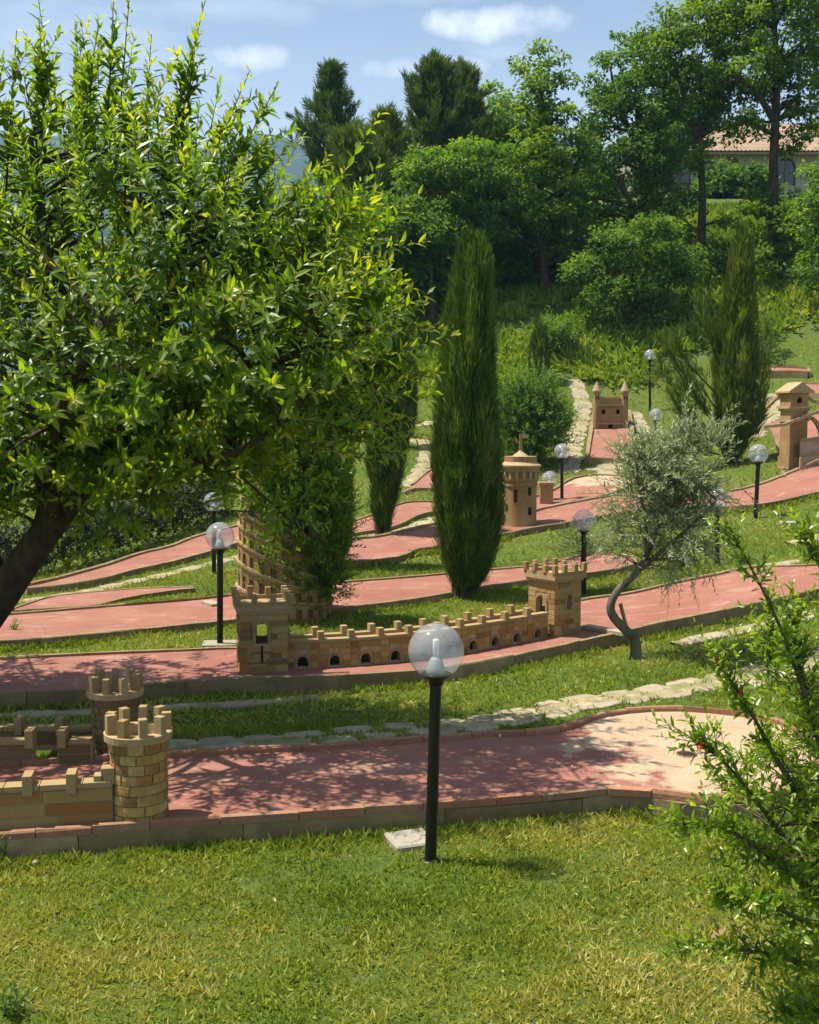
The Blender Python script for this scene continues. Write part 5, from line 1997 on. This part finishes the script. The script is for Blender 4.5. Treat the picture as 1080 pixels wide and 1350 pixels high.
broad_tree('dark multi-trunked tree behind the slim cypress', [(572, 440), (570, 390), (566, 330)], 30, .10,
           [(535, 305, 55, 42, 1.3), (500, 300, 48, 48, 1.3), (575, 300, 44, 34, 1.1), (470, 330, 40, 40, 1.1)], M_OAKD, 140, 85, .14, .085, .45, name='holm_oak',
           extra=[((558, 440, .1), (560, 390, .1), (550, 330, 0)), ((538, 450, .3), (530, 390, .2), (520, 330, 0)), ((524, 455, .0), (516, 400, .2), (495, 320, 0)), ((585, 440, .4), (596, 380, .3), (600, 320, .2))])
broad_tree('pale green poplar behind the two pines', [(668, 420), (664, 300), (662, 190)], 40, .15, [(660, 150, 45, 50, 1.6), (690, 190, 45, 50, 1.6), (640, 180, 40, 40, 1.4)], M_LIME, 100, 70, .17, .11, .55, name='poplar')
# the wood on top of the bank
for (u, v, Y, ru, rv, lab) in ((765, 235, 48, 60, 70, 'shaded oak far back on the hilltop, between the slim oak and the broad oak'), 
                               (600, 275, 42, 80, 45, 'shaded tree far back on the bank behind the many dark trunks'),
                               (880, 160, 56, 40, 60, 'shaded oak on the hilltop left of the house roof'), (500, 270, 42, 70, 50, 'shaded tree far back at the left end of the wood'), (1000, 250, 75, 90, 75, 'tall tree behind the hilltop house'),
                               (965, 240, 46, 48, 26, 'low tree on the slope below the house wall'), (590, 335, 33, 62, 42, 'shaded tree in the dark behind the bare trunks left of the big cypress tip'), (684, 338, 33, 58, 42, 'shaded tree in the dark behind the tall slim oak'), (765, 330, 33.5, 52, 42, 'shaded tree in the dark between the tall slim oak and the broad dark oak'), (520, 350, 31, 50, 40, 'shaded tree in the dark left of the big cypress'), (430, 300, 46, 60, 70, 'olive green tree at the left end of the bank')):
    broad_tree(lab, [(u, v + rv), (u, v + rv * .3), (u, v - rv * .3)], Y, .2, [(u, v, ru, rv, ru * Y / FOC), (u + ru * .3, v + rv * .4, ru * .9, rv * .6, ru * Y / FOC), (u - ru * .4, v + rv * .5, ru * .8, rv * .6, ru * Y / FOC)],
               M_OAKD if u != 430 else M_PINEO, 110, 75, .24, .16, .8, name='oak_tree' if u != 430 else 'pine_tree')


def pine(label, bu, Y, rows, mat, n=75, seed=0, L=.28, W=.028, trunk_r=.14, name='pine_tree'):
    x0 = (bu - 540) / FOC * Y
    p = np.array([x0, Y, gz(x0, Y)])
    o = thing(name, label, 'tree', p)
    rows = sorted(rows)
    zs = np.array([pt(540, v, Y)[2] for v, a, b_ in rows])[::-1]
    xc = np.array([pt((a + b_) / 2, 300, Y)[0] for v, a, b_ in rows])[::-1]
    rr = np.array([(b_ - a) / 2 * Y / FOC for v, a, b_ in rows])[::-1]
    z0, z1 = zs[0], zs[-1]
    k = 20
    zt = np.linspace(p[2] - .2, z1 - .1, k)
    xt = np.interp(zt, np.r_[p[2], zs], np.r_[x0, xc])
    V, F = tubes([(np.c_[xt, np.full(k, Y), zt], np.linspace(trunk_r, .015, k))], 7)
    tips, dirs, lines = [], [], []
    for i in range(n):
        q = ((i + .5) / n)
        h = z0 + (z1 - z0) * q ** .9
        a = i * 2.4 + random.uniform(-.3, .3)
        r = max(.12, np.interp(h, zs, rr)) * random.choice((.4, .6, .75, .9, 1.05))
        c = np.array([np.interp(h, zs, xc), Y, h])
        d = np.array([math.cos(a), math.sin(a), 0])
        B = c - Z3 * .35 * r
        E = c + d * r + Z3 * .28 * r
        M_ = (B + E) / 2 - Z3 * .10 * r
        s = np.linspace(0, 1, 8)[:, None]
        ln_ = (1 - s) ** 2 * B + 2 * s * (1 - s) * M_ + s ** 2 * E
        lines.append(ln_)
        for f in np.linspace(.35, 1, 6):
            j = f * 7
            P = ln_[int(j)] * (1 - j % 1) + ln_[min(7, int(j) + 1)] * (j % 1)
            for _ in range(2):
                tips.append(P + RNG.normal(0, .06, 3))
                dirs.append(d * .55 * f + Z3 * .85 + RNG.normal(0, .28, 3))
    for _ in range(6):
        tips.append(np.array([xc[-1], Y, z1 - random.uniform(0, .8)]))
        dirs.append(Z3 + RNG.normal(0, .12, 3))
    tips, dirs = np.array(tips), unit(np.array(dirs))
    per = 30
    m_ = len(tips) * per
    P = np.repeat(tips, per, 0) + np.repeat(dirs, per, 0) * RNG.uniform(-.1, .28, m_)[:, None] + RNG.normal(0, .035, (m_, 3))
    D = np.repeat(dirs, per, 0) + RNG.normal(0, .30, (m_, 3))
    lf = Leafy()
    lf.add(*leaf_cards(P, D, rand_dirs(m_), L * RNG.uniform(.5, 1.1, m_), W, .05, .1, False), RNG.normal(.5, .16, m_) + np.repeat(RNG.normal(0, .1, len(tips)), per))
    put('crown', lf.mesh('crown'), mat, o, kind='stuff')
    V2, F2 = tubes_v(np.array(lines), np.tile(np.linspace(.045, .01, 8), (n, 1)), 4)
    put('trunk', mesh_np('trunk', np.concatenate([V, V2]), [np.concatenate([F, F2 + len(V)])], smooth=True), M_BARK, o)
    return o


pine('dark pointed pine standing alone against the sky', 437, 37, [(96, 436, 439), (118, 429, 446), (140, 418, 455), (165, 402, 470), (192, 388, 486), (212, 400, 474), (245, 415, 465)], M_PINE, 62)
pine('tall pine right of the pointed one, with a rounded top', 572, 36, [(86, 565, 572), (105, 550, 592), (130, 536, 612), (160, 522, 630), (190, 526, 640), (230, 530, 630)], M_PINE, 80)
pine('second tall pine leaning against the rounded one', 612, 37, [(98, 605, 614), (120, 594, 630), (150, 585, 640), (190, 580, 648), (230, 590, 640)], M_PINEO, 60)
pine('low olive green pine between the two dark pines', 465, 33, [(182, 458, 472), (205, 436, 500), (240, 432, 520), (280, 436, 522), (320, 440, 515)], M_PINEO, 75)
pine('small olive green pine at the left foot of the rounded pine', 510, 34, [(160, 503, 512), (185, 492, 532), (220, 486, 540), (260, 486, 540)], M_PINEO, 55)


# ---- olive tree on the lawn
RNG = np.random.default_rng(8)
M_OLIVE = leaf_material('olive_leaf', [(0, (.13, .18, .07)), (.4, (.26, .31, .15)), (.7, (.40, .44, .25)), (1, (.52, .57, .33))], .5, .3, .4, (1.1, 1.2, .8))
op = at(838, 867)
ot = thing('olive_tree', 'silvery olive tree with a bent bare trunk, on the lawn beside the curved fairway', 'tree', op)
Yo = op[1]
ol = [limb([op - Z3 * .05, pt(838, 845, Yo), pt(826, 832, Yo), pt(808, 812, Yo), pt(806, 795, Yo), pt(818, 775, Yo), pt(838, 757, Yo), pt(852, 735, Yo)], .045, .026, 26),
      limb([pt(852, 735, Yo), pt(870, 690, Yo + .1), pt(890, 640, Yo + .1), pt(905, 590, Yo)], .024, .006),
      limb([pt(845, 750, Yo), pt(880, 720, Yo - .1), pt(915, 690, Yo - .2), pt(945, 660, Yo - .2)], .022, .006),
      limb([pt(852, 735, Yo), pt(852, 690, Yo - .2), pt(842, 640, Yo - .3), pt(838, 600, Yo - .3)], .018, .005),
      limb([pt(850, 738, Yo), pt(890, 735, Yo + .2), pt(920, 720, Yo + .3), pt(935, 715, Yo + .3)], .016, .005),
      limb([pt(870, 690, Yo), pt(855, 660, Yo + .4), pt(870, 620, Yo + .5)], .016, .005)]
V, F = tubes([(c, root_flare(c, r) if i == 0 else r) for i, (c, r) in enumerate(ol)], 9)
put('trunk', mesh_np('trunk', V, [F], smooth=True), M_BARK_PALE, ot)
OB = blob_world([(880, 690, Yo, 68, 55, .45), (900, 630, Yo, 58, 50, .42), (850, 640, Yo, 42, 55, .35), (925, 690, Yo, 35, 55, .3), (870, 590, Yo, 40, 35, .3), (930, 600, Yo, 40, 35, .3), (905, 745, Yo, 50, 22, .25)])
n = 1050
OC, oo, _ = blob_sample(OB, 75, .45)
oi_ = RNG.integers(0, 75, n)
P0, out = OC[oi_] + RNG.normal(0, .07, (n, 3)), oo[oi_]
D0 = unit(out * .7 + np.array([0, 0, .5]) + RNG.normal(0, .4, (n, 3)))
ext = [((860, 610), (838, 545)), ((850, 620), (833, 560)), ((905, 590), (900, 535)), ((930, 600), (962, 560)), ((940, 620), (972, 585)), ((925, 580), (940, 540)), ((835, 660), (800, 640)), ((830, 690), (795, 660)), ((860, 600), (868, 548)), ((960, 690), (965, 730)), ((900, 750), (895, 790)), ((930, 740), (945, 775)), ((890, 755), (875, 785)), ((850, 640), (820, 600))]
EP0 = np.array([pt(*a, Yo - .1) for a, b_ in ext])
EP1 = np.array([pt(*b_, Yo - .1) for a, b_ in ext])
P0 = np.concatenate([P0, EP0])
D0 = np.concatenate([D0, unit(EP1 - EP0)])
ln = np.concatenate([RNG.uniform(.12, .34, n), np.linalg.norm(EP1 - EP0, axis=1)])
A = shoots(P0, D0, ln, 15, .060, .0150, .75, .25, .4, .6, .35, .4, .08, .15, False, .003)
lf = Leafy()
lf.add(*leaf_cards(A[0], A[1], A[2], A[3], A[4], .08, .15, False), A[5])
put('crown', lf.mesh('crown'), M_OLIVE, ot, kind='stuff')
bp, brd = branch_lines(ol[1:], P0[RNG.choice(len(P0), 150, replace=False)], .008, r_tip=.003)
V1, F1_ = tubes_v(A[6], A[7])
V2, F2_ = tubes_v(bp, brd)
put('twigs', mesh_np('twigs', np.concatenate([V1, V2]), [np.concatenate([F1_, F2_ + len(V1)])]), M_BARK_PALE, ot, kind='stuff')
st = at(836, 858)
sk = thing('stake', 'thin weathered wooden stake leaning against the olive trunk', 'stake', st)
mb = MB()
mb.beam(st + Z3 * -.05, pt(818, 796, Yo + .02), .022, .022)
put('stake_pole', mb.mesh('stake_pole'), M_WOOD, sk)
so = at(768, 760)
# small silvery shrub around the foot of the lamp behind the square tower
sp = thing('olive_sapling', 'small silvery sapling around the post of the lamp behind the right square tower', 'sapling', at(768, 778))
Ys = WLOC[sp.name][1] - .12
n = 110
P0, out, _ = blob_sample(blob_world([(768, 725, Ys, 28, 20, .2), (752, 712, Ys, 22, 14, .15), (790, 725, Ys, 18, 14, .15)]), n, .5)
A = shoots(P0, unit(out + [0, 0, .9]), RNG.uniform(.1, .26, n), 12, .055, .012, .8, .1, .4, .6, .4, .4, .08, .15, False, .003)
lf = Leafy()
lf.add(*leaf_cards(A[0], A[1], A[2], A[3], A[4], .08, .15, False), A[5])
put('crown', lf.mesh('crown'), M_OLIVE, sp, kind='stuff')
l1 = [limb([WLOC[sp.name] - Z3 * .05, pt(766, 750, Ys), pt(768, 715, Ys)], .012, .004)]
bp, brd = branch_lines(l1, P0[::2], .005, r_tip=.002)
V1, F1_ = tubes(l1, 6)
V2, F2_ = tubes_v(bp, brd)
put('trunk', mesh_np('trunk', np.concatenate([V1, V2]), [F1_, F2_ + len(V1)]), M_BARK_PALE, sp)


# ---- shrubs
RNG = np.random.default_rng(9)
def shrub(label, bu, bv, blobs, n, m, L, W, mat, stems, name='shrub', up=.9, ln=(.12, .3), tint=(.3, .5), full=False, alpha=.9, r=.02, sag=.05, dY=0):
    p = at(bu, bv)
    Y = p[1] + dY
    o = thing(name, label, 'shrub', p)
    bw = blob_world([(u, v, Y, ru, rv, rd) for u, v, ru, rv, rd in blobs])
    P0, out, _ = blob_sample(bw, n, .42)
    D0 = unit(out + np.array([0, 0, up]) + RNG.normal(0, .3, (n, 3)))
    A = shoots(P0, D0, RNG.uniform(ln[0], ln[1], n), m, L, W, alpha, sag, .5, .6, tint[0], tint[1], .15, .2, full, .003)
    lf = Leafy()
    lf.add(*leaf_cards(A[0], A[1], A[2], A[3], A[4], .15, .22, full), A[5])
    put('crown', lf.mesh('crown'), mat, o, kind='stuff')
    lm = [limb([p - Z3 * .05 + RNG.normal(0, .02, 3)] + [pt(u, v, Y + d) for u, v, d in s], r, r * .3) for s in stems]
    V1, F1_ = tubes(lm, 7)
    bp, brd = branch_lines(lm, P0[RNG.choice(n, min(n, 90), replace=False)], r * .35, r_tip=.003)
    V2, F2_ = tubes_v(bp, brd)
    V3, F3_ = tubes_v(A[6], A[7])
    put('stems', mesh_np('stems', np.concatenate([V1, V2, V3]), [np.concatenate([F1_, F2_ + len(V1), F3_ + len(V1) + len(V2)])]), M_BARK, o, kind='stuff')
    return o


M_SHRUB = leaf_material('shrub_leaf', [(0, (.024, .065, .008)), (.4, (.055, .125, .012)), (.7, (.105, .19, .018)), (1, (.20, .27, .03))], .36, .4, .5)
M_BRIGHT = leaf_material('bright_bush_leaf', [(0, (.035, .085, .012)), (.4, (.075, .165, .018)), (.7, (.125, .23, .022)), (1, (.19, .29, .03))], .5, .36, .35)
M_TALL = leaf_material('tall_shrub_leaf', [(0, (.035, .090, .010)), (.4, (.080, .175, .014)), (.7, (.14, .25, .018)), (1, (.24, .33, .03))], .38, .45, .4)
shrub('tall bushy shrub with a dark trunk, hiding most of the leaning tower', 386, 818, [(395, 690, 60, 80, .45), (400, 610, 60, 60, .42), (380, 560, 50, 40, .35), (430, 690, 34, 75, .35), (398, 765, 46, 36, .3), (352, 650, 30, 60, .28), (365, 730, 28, 40, .25), (435, 765, 22, 26, .2)],
      2500, 13, .060, .021, M_TALL, [((390, 780, 0), (395, 700, 0), (400, 620, 0)), ((388, 785, 0), (372, 720, -.1), (365, 650, -.1)), ((392, 785, 0), (420, 720, .1), (432, 660, .1))], r=.045, full=False)
shrub('bright green round bush behind the cone-roofed tower', 702, 612, [(700, 555, 44, 45, .55), (675, 550, 28, 42, .4), (722, 565, 28, 40, .4), (700, 520, 34, 28, .4), (690, 590, 38, 20, .4)],
      1300, 12, .085, .034, M_BRIGHT, [((700, 580, 0), (700, 540, 0)), ((690, 580, 0), (680, 540, 0)), ((710, 580, 0), (722, 545, 0))], up=.7, ln=(.2, .42), alpha=1.0)
shrub('loose yellow green bush on the bank behind the small young cypress', 742, 474, [(740, 446, 24, 16, .5), (716, 455, 16, 10, .4)], 110, 12, .16, .05, M_BRIGHT, [((740, 458, 0), (738, 445, 0))], ln=(.25, .6))
shrub('dark clump of leaves below the hilltop house', 1010, 470, [(1000, 440, 20, 20, .5)], 60, 10, .12, .06, M_OAKD, [((1005, 450, 0), (1003, 440, 0))], ln=(.2, .4))

# ---- dark hedge across the left lawn
ha, hb_ = at(30, 764), at(275, 694)
hp = at(150, 730)
hd = thing('hedge', 'dark clipped hedge behind the red fairway at the left', 'hedge', hp)
n = 2350
q = RNG.uniform(-.25, 1.12, n)
base = ha + (hb_ - ha) * q[:, None]
base[:, 1] += .45
hh = .62 + .12 * (fnoise(q * 9, q * 0, 41) - .5)
zz = RNG.uniform(0, 1, n) ** .7
P0 = base + np.c_[RNG.uniform(-.1, .1, n), RNG.uniform(-.30, .30, n), zz * hh - .02]
P0[:, 2] = ground_z(P0[:, 0], P0[:, 1]) + zz * hh
A = shoots(P0, rand_dirs(n, .6), RNG.uniform(.10, .22, n), 11, .05, .022, 1.0, .02, .5, .7, .15, .35, .1, .2, False, .003)
lf = Leafy()
lf.add(*leaf_cards(A[0], A[1], A[2], A[3], A[4], .1, .2, False), A[5])
put('foliage', lf.mesh('foliage'), leaf_material('hedge_leaf', [(0, (.008, .022, .006)), (.4, (.016, .040, .008)), (.7, (.034, .07, .012)), (1, (.08, .12, .02))], .5, .15, .4), hd, kind='stuff')
V, F = tubes_v(A[6], A[7] * 1.5)
put('twigs', mesh_np('twigs', V, [F]), M_BARK, hd, kind='stuff')

RNG = np.random.default_rng(10)
# ---- pomegranate bush at the right, close to the camera
M_POM = leaf_material('pomegranate_leaf', [(0, (.055, .115, .008)), (.35, (.115, .20, .010)), (.65, (.20, .285, .015)), (1, (.31, .37, .025))], .32, .48, .55)
Yp = 3.75
pp = np.array([(1165 - 540) / FOC * Yp, Yp, 0])
pp[2] = gz(pp[0], pp[1])
pg = thing('pomegranate_bush', 'glossy pomegranate bush with long arching shoots and a few red flowers, at the right edge', 'bush', pp)
stem_px = [[(1120, 1180, 0), (1085, 1000, -.1), (1030, 830, -.15), (958, 688, -.2)],
           [(1110, 1150, 0), (1040, 1030, -.1), (985, 930, -.2), (945, 870, -.2)],
           [(1100, 1200, 0), (1030, 1100, -.2), (960, 1010, -.3), (914, 974, -.3)],
           [(1110, 1220, -.1), (1040, 1150, -.3), (960, 1095, -.4), (900, 1085, -.4)],
           [(1120, 1260, -.2), (1050, 1210, -.4), (1000, 1190, -.5), (955, 1180, -.5)],
           [(1130, 1280, -.2), (1060, 1270, -.4), (1000, 1255, -.5), (905, 1250, -.5)],
           [(1140, 1320, -.2), (1080, 1330, -.4), (1030, 1335, -.5)],
           [(1130, 1100, 0), (1110, 900, .1), (1085, 760, .1), (1060, 705, .1)],
           [(1140, 1100, 0), (1130, 900, .2), (1120, 750, .2)],
           [(1120, 1150, 0), (1090, 980, .2), (1020, 880, .3), (1015, 820, .3)],
           [(1100, 1120, .2), (1050, 1020, .3), (1000, 1000, .4), (960, 1045, .4)],
           [(1090, 1000, 0), (1060, 900, 0), (1050, 860, 0), (1040, 800, 0)]]
lm = [limb([pp - Z3 * .05] + [pt(u, v, Yp + d) for u, v, d in s], .014, .0022, 22) for s in stem_px]
V1, F1_ = tubes(lm, 6)
P0, D0 = [], []
for c, r in lm:
    tg = unit(np.gradient(c, axis=0))
    for i in range(5, 22):
        for _ in range(3):
            f = random.random()
            P0.append(c[i] * f + c[i - 1] * (1 - f))
            D0.append(tg[i] * .8 + rand_dirs(1)[0] * .8 + [0, 0, .25])
nst = len(P0)
PB, out, _ = blob_sample(blob_world([(1065, 1110, Yp, 80, 75, .4), (1010, 1090, Yp - .2, 78, 50, .35), (1085, 980, Yp, 55, 75, .35), (1060, 890, Yp, 45, 45, .25), (1085, 1230, Yp - .2, 55, 60, .3), (1040, 1010, Yp, 50, 45, .3), (1060, 1320, Yp - .3, 45, 40, .25), (1150, 1050, Yp, 110, 200, .5), (985, 1140, Yp - .3, 50, 28, .25)]), 380, .5)
P0 = np.concatenate([P0, PB])
D0 = np.concatenate([D0, unit(out + rand_dirs(380) * .6 + [0, 0, .5])])
n = len(P0)
A = shoots(P0, D0, RNG.uniform(.06, .18, n), 11, .043, .0145, .95, .05, .5, .6, .3, .5, .2, .25, True, .0018)
tips0 = np.array([c[-5] for c, r in lm])
tips1 = np.array([c[-1] for c, r in lm])
A2 = shoots(tips0, tips1 - tips0, np.linalg.norm(tips1 - tips0, axis=1) * 1.05, 22, .036, .012, .9, 0, .5, .5, .4, .5)
data = [np.concatenate([a[k] for a in (A, A2)]) for k in range(6)]
mk = leaf_objects(pg, data, M_POM, 300)
d_ = [x[~mk] for x in data]
lf = Leafy()
lf.add(*leaf_cards(d_[0], d_[1], d_[2], d_[3], d_[4], RNG.normal(.2, .15, len(d_[0])), .25), d_[5])
put('crown', lf.mesh('crown'), M_POM, pg, kind='stuff')
bp, brd = branch_lines(lm, P0[nst:], .004, r_tip=.0015)
V2, F2_ = tubes_v(bp, brd)
V3, F3_ = tubes_v(A[6], A[7])
put('stems', mesh_np('stems', np.concatenate([V1, V2, V3]), [np.concatenate([F1_, F2_ + len(V1), F3_ + len(V1) + len(V2)])]), bark('green_stem', (.05, .05, .02), (.14, .12, .06)), pg)
M_RED = plain('red_flower', (.55, .045, .015), .5, 0, .4)
for (si, pi, d) in ((11, 17, 0), (1, 21, 0), (1, 17, 0), (2, 20, 0)):
    c = lm[si][0][pi] + np.array([0, -.012, .004])
    mb = MB()
    for k in range(6):
        a = k * math.pi / 3
        ax, ay = rot2(a)
        dn = np.array([-.3, -.3, -.9])
        mb.add([c, c + ax * .007 + dn * .008 + ay * .004, c + ax * .011 + dn * .018, c + ax * .007 + dn * .008 - ay * .004, c + ax * .004 + dn * .020], [(0, 1, 2), (0, 2, 3), (0, 1, 4), (0, 4, 3)])
    mb.lathe([(.002, .012), (.0045, .004), (.004, -.004), (.001, -.008)], c, 8)
    put('flower', mb.mesh('flower'), M_RED, pg)
fp = at(947, 1194)
fl = thing('fallen_petal', 'single red petal lying on the front lawn left of the pomegranate bush', 'petal', fp)
V, Fs, _ = leaf_cards([fp + Z3 * .02], [[.7, .3, .5]], [[-.3, -.6, .7]], .026, .020, .3, .3)
put('petal', mesh_np('petal', V, Fs), M_RED, fl)
for (u, v, ln_, a, lab) in ((937, 1243, .07, .2, 'curled brown fallen leaf on the dry patch of the front lawn'), (47, 1142, .03, 1.1, 'small pale stone chip in the grass below the castle wall')):
    p = at(u, v)
    o = thing('fallen_leaf' if ln_ > .05 else 'stone_chip', lab, 'leaf' if ln_ > .05 else 'stone', p)
    if ln_ > .05:
        V, Fs, _ = leaf_cards([p + Z3 * .02], [[math.cos(a), math.sin(a), .2]], [[0, -.2, 1]], ln_, .035, -.2, .4)
        put('blade', mesh_np('blade', V, Fs), plain('dead_leaf', (.25, .14, .06), .8), o)
    else:
        mb = MB()
        mb.lathe([(.008, -.01), (.016, .0), (.014, .012), (.005, .018)], p + Z3 * .01, 7)
        put('chip', mb.mesh('chip'), M_FLAG, o)

# ---- little weed at the lower left and seedlings
def weed(label, u, v, n, h, L, W, mat, lean=(0, 0)):
    p = at(u, v)
    o = thing('weed', label, 'weed', p)
    P0 = p + np.c_[RNG.normal(0, .02, n), RNG.normal(0, .02, n), np.zeros(n)]
    A = shoots(P0, unit(np.array([lean[0], lean[1], 1.]) + RNG.normal(0, .25, (n, 3))), h * RNG.uniform(.6, 1.1, n), 9, L, W, .9, .05, .4, .5, .45, .5, .15, .2, True, .002)
    lf = Leafy()
    lf.add(*leaf_cards(A[0], A[1], A[2], A[3], A[4], .15, .2), A[5])
    put('leaves', lf.mesh('leaves'), mat, o, kind='stuff')
    V, F = tubes_v(A[6], A[7])
    put('stem', mesh_np('stem', V, [F]), M_BARK_PALE, o)


weed('leafy green weed at the left edge in front of the castle wall', 2, 1135, 5, .13, .05, .014, M_BRIGHT, (.3, 0))
weed('dark leafy weed in the lower left corner of the front lawn', 8, 1335, 9, .12, .045, .013, M_SHRUB, (.2, 0))
weed('tuft of taller weeds before the kink of the near kerb', 905, 1105, 7, .07, .04, .010, M_SHRUB)
weed('small leafy twig with pale leaves at the left edge beside the straight fairway', 12, 838, 8, .18, .05, .016, M_SHRUB, (.3, 0))

# ---- fallen leaves and grit blown over the lanes and the lawn
n = 900
x, y = RNG.uniform(-4, 4, n), RNG.uniform(3.2, 13, n)
zz = ground_z(x, y) + .012
for (A_, B_, h_) in ((F1A, F1B, .106), (F2A, F2B, .096), (F3A, F3B, .061)):
    ins = inside_any(x, y, [np.vstack([A_[:, :2], B_[::-1, :2]])])
    zz[ins] = ground_z(x[ins], y[ins]) + h_
lf = Leafy()
sz = np.exp(RNG.normal(-4.3, .35, n))
lf.add(*leaf_cards(np.c_[x, y, zz], np.c_[RNG.normal(0, 1, (n, 2)), RNG.uniform(0, .25, n)], np.c_[RNG.normal(0, .25, (n, 2)), np.ones(n)], sz, sz * .5, RNG.normal(-.2, .3, n), .35), RNG.uniform(0, 1, n))
put('fallen_leaves', lf.mesh('fallen_leaves'), leaf_material('dry_leaf', [(0, (.10, .06, .03)), (.5, (.26, .16, .06)), (.8, (.38, .28, .12)), (1, (.55, .50, .38))], .8, .1, .2), kind='stuff')['label'] = 'dry fallen leaves and grit scattered over lanes and lawn'

# ---- undergrowth on the bank
M_FERN = leaf_material('bank_undergrowth', [(0, (.07, .14, .015)), (.4, (.14, .23, .025)), (.7, (.23, .31, .035)), (1, (.36, .36, .08))], .7, .3, .2)
n = 17000
X, Y_ = RNG.uniform(-7, 15, n), RNG.uniform(25.8, 40, n) 
keep = (fnoise(X * .5, Y_ * .5, 51) > np.where(X > 4.5, .22, .40)) & ((X < 5.5) | (Y_ > 27.4)) & ~inside_any(X, Y_, [F7A[:, :2].mean(0) + np.array([[-3, 4], [3, 4], [3, 5.6], [-3, 5.6]])])
X, Y_ = X[keep], Y_[keep]
n = len(X)
per = 14
P = np.repeat(np.c_[X, Y_, ground_z(X, Y_) - .03], per, 0) + RNG.normal(0, .12, (n * per, 3)) * [1, 1, .1]
D = np.array([0, -.1, .75]) + RNG.normal(0, .6, (n * per, 3))
lf = Leafy()
lf.add(*leaf_cards(P, D, rand_dirs(n * per, .4), RNG.uniform(.10, .34, n * per), RNG.uniform(.04, .09, n * per), .35, .15, False), RNG.normal(.5, .2, n * per) + np.repeat(fnoise(X * .3, Y_ * .3, 53) - .5, per))
put('undergrowth', lf.mesh('undergrowth'), M_FERN, kind='stuff')['label'] = 'yellow green undergrowth on the bank below the trees'

# ---- lawn
M_GRASS = leaf_material('grass_blade', [(0, (.11, .17, .014)), (.25, (.205, .275, .025)), (.5, (.31, .35, .042)), (.7, (.41, .40, .08)), (1, (.55, .48, .19))], .6, .38, .3, (1.3, 1.35, .6))


def grass(n, y0, y1, L, W, spread, power=1.0, dry=0.0):
    y = y0 + (y1 - y0) * RNG.uniform(0, 1, n) ** power
    x = RNG.uniform(-1, 1, n) * (y * spread + .6)
    dens = fnoise(x * 2.3, y * 2.3, 61)
    k = RNG.uniform(0, 1, n) < np.clip(.0 + 2.0 * dens, 0, 1)
    k &= ~inside_any(x, y, POLYS + FLAGS)
    x, y = x[k], y[k]
    n = len(x)
    fn = fnoise(x * 1.1 + 20, y * 1.1, 63)
    fs = fnoise(x * 7, y * 7, 65)
    ln = L * RNG.uniform(.5, 1.25, n) * (.55 + .9 * fs)
    P = np.c_[x, y, ground_z(x, y) + .05 * (fnoise(x * 1.6, y * 1.6, 5) - .55) - .004]
    D = np.c_[RNG.normal(0, .55, n), RNG.normal(0, .55, n), np.full(n, .85)]
    tint = .36 + .9 * (fn - .45) + .35 * (fs - .5) + RNG.normal(0, .16, n) + dry
    tint += np.clip((4.6 - y) / 2.2, 0, .22) * (.2 + .9 * (fnoise(x * 2.6, y * 2.6, 67) > .5))
    N = np.c_[RNG.normal(0, 1, (n, 2)), np.full(n, .4)]
    V, Fs, per = leaf_cards(P, D, N, ln, W * RNG.uniform(.7, 1.3, n), .45, .1, False)
    return V, Fs, per, tint


lf = Leafy()
lf.add(*grass(215000, 2.6, 7.2, .034, .0036, .44, .8))
lf.add(*grass(130000, 7.0, 14, .046, .0065, .42, .8))
lf.add(*grass(70000, 13.5, 27, .065, .014, .42, .9, .06))
# longer unmown blades where the mower does not reach, along the kerbs
for A_, B_, num, ln0, wd0 in ((F1A, F1B, 5200, .043, .004), (F2A, F2B, 5200, .05, .006), (F3A, F3B, 3600, .055, .007), (F1B, F1A, 1500, .05, .0045), (F4A, F4B, 2600, .08, .012)):
    nn_ = plan_normals(A_, B_)
    q = RNG.uniform(0, len(A_) - 1.001, num)
    i0 = q.astype(int)
    f = (q - i0)[:, None]
    off = .075 + np.abs(RNG.normal(0, .05, num))
    xy = A_[i0, :2] * (1 - f) + A_[i0 + 1, :2] * f + nn_[i0] * off[:, None]
    kk = (fnoise(xy[:, 0] * 3, xy[:, 1] * 3, 71) > .42) & ~inside_any(xy[:, 0], xy[:, 1], FLAGS)
    xy = xy[kk]
    m_ = len(xy)
    P = np.c_[xy, ground_z(xy[:, 0], xy[:, 1]) - .01]
    D = np.c_[RNG.normal(0, .4, m_), RNG.normal(0, .4, m_), np.ones(m_)]
    lf.add(*leaf_cards(P, D, np.c_[RNG.normal(0, 1, (m_, 2)), np.full(m_, .3)], ln0 * RNG.uniform(.4, 1.5, m_), wd0, .5, .1, False), RNG.normal(.33, .2, m_))
put('grass', lf.mesh('grass'), M_GRASS, kind='stuff')['label'] = 'short sunlit lawn grass with dry straw patches'
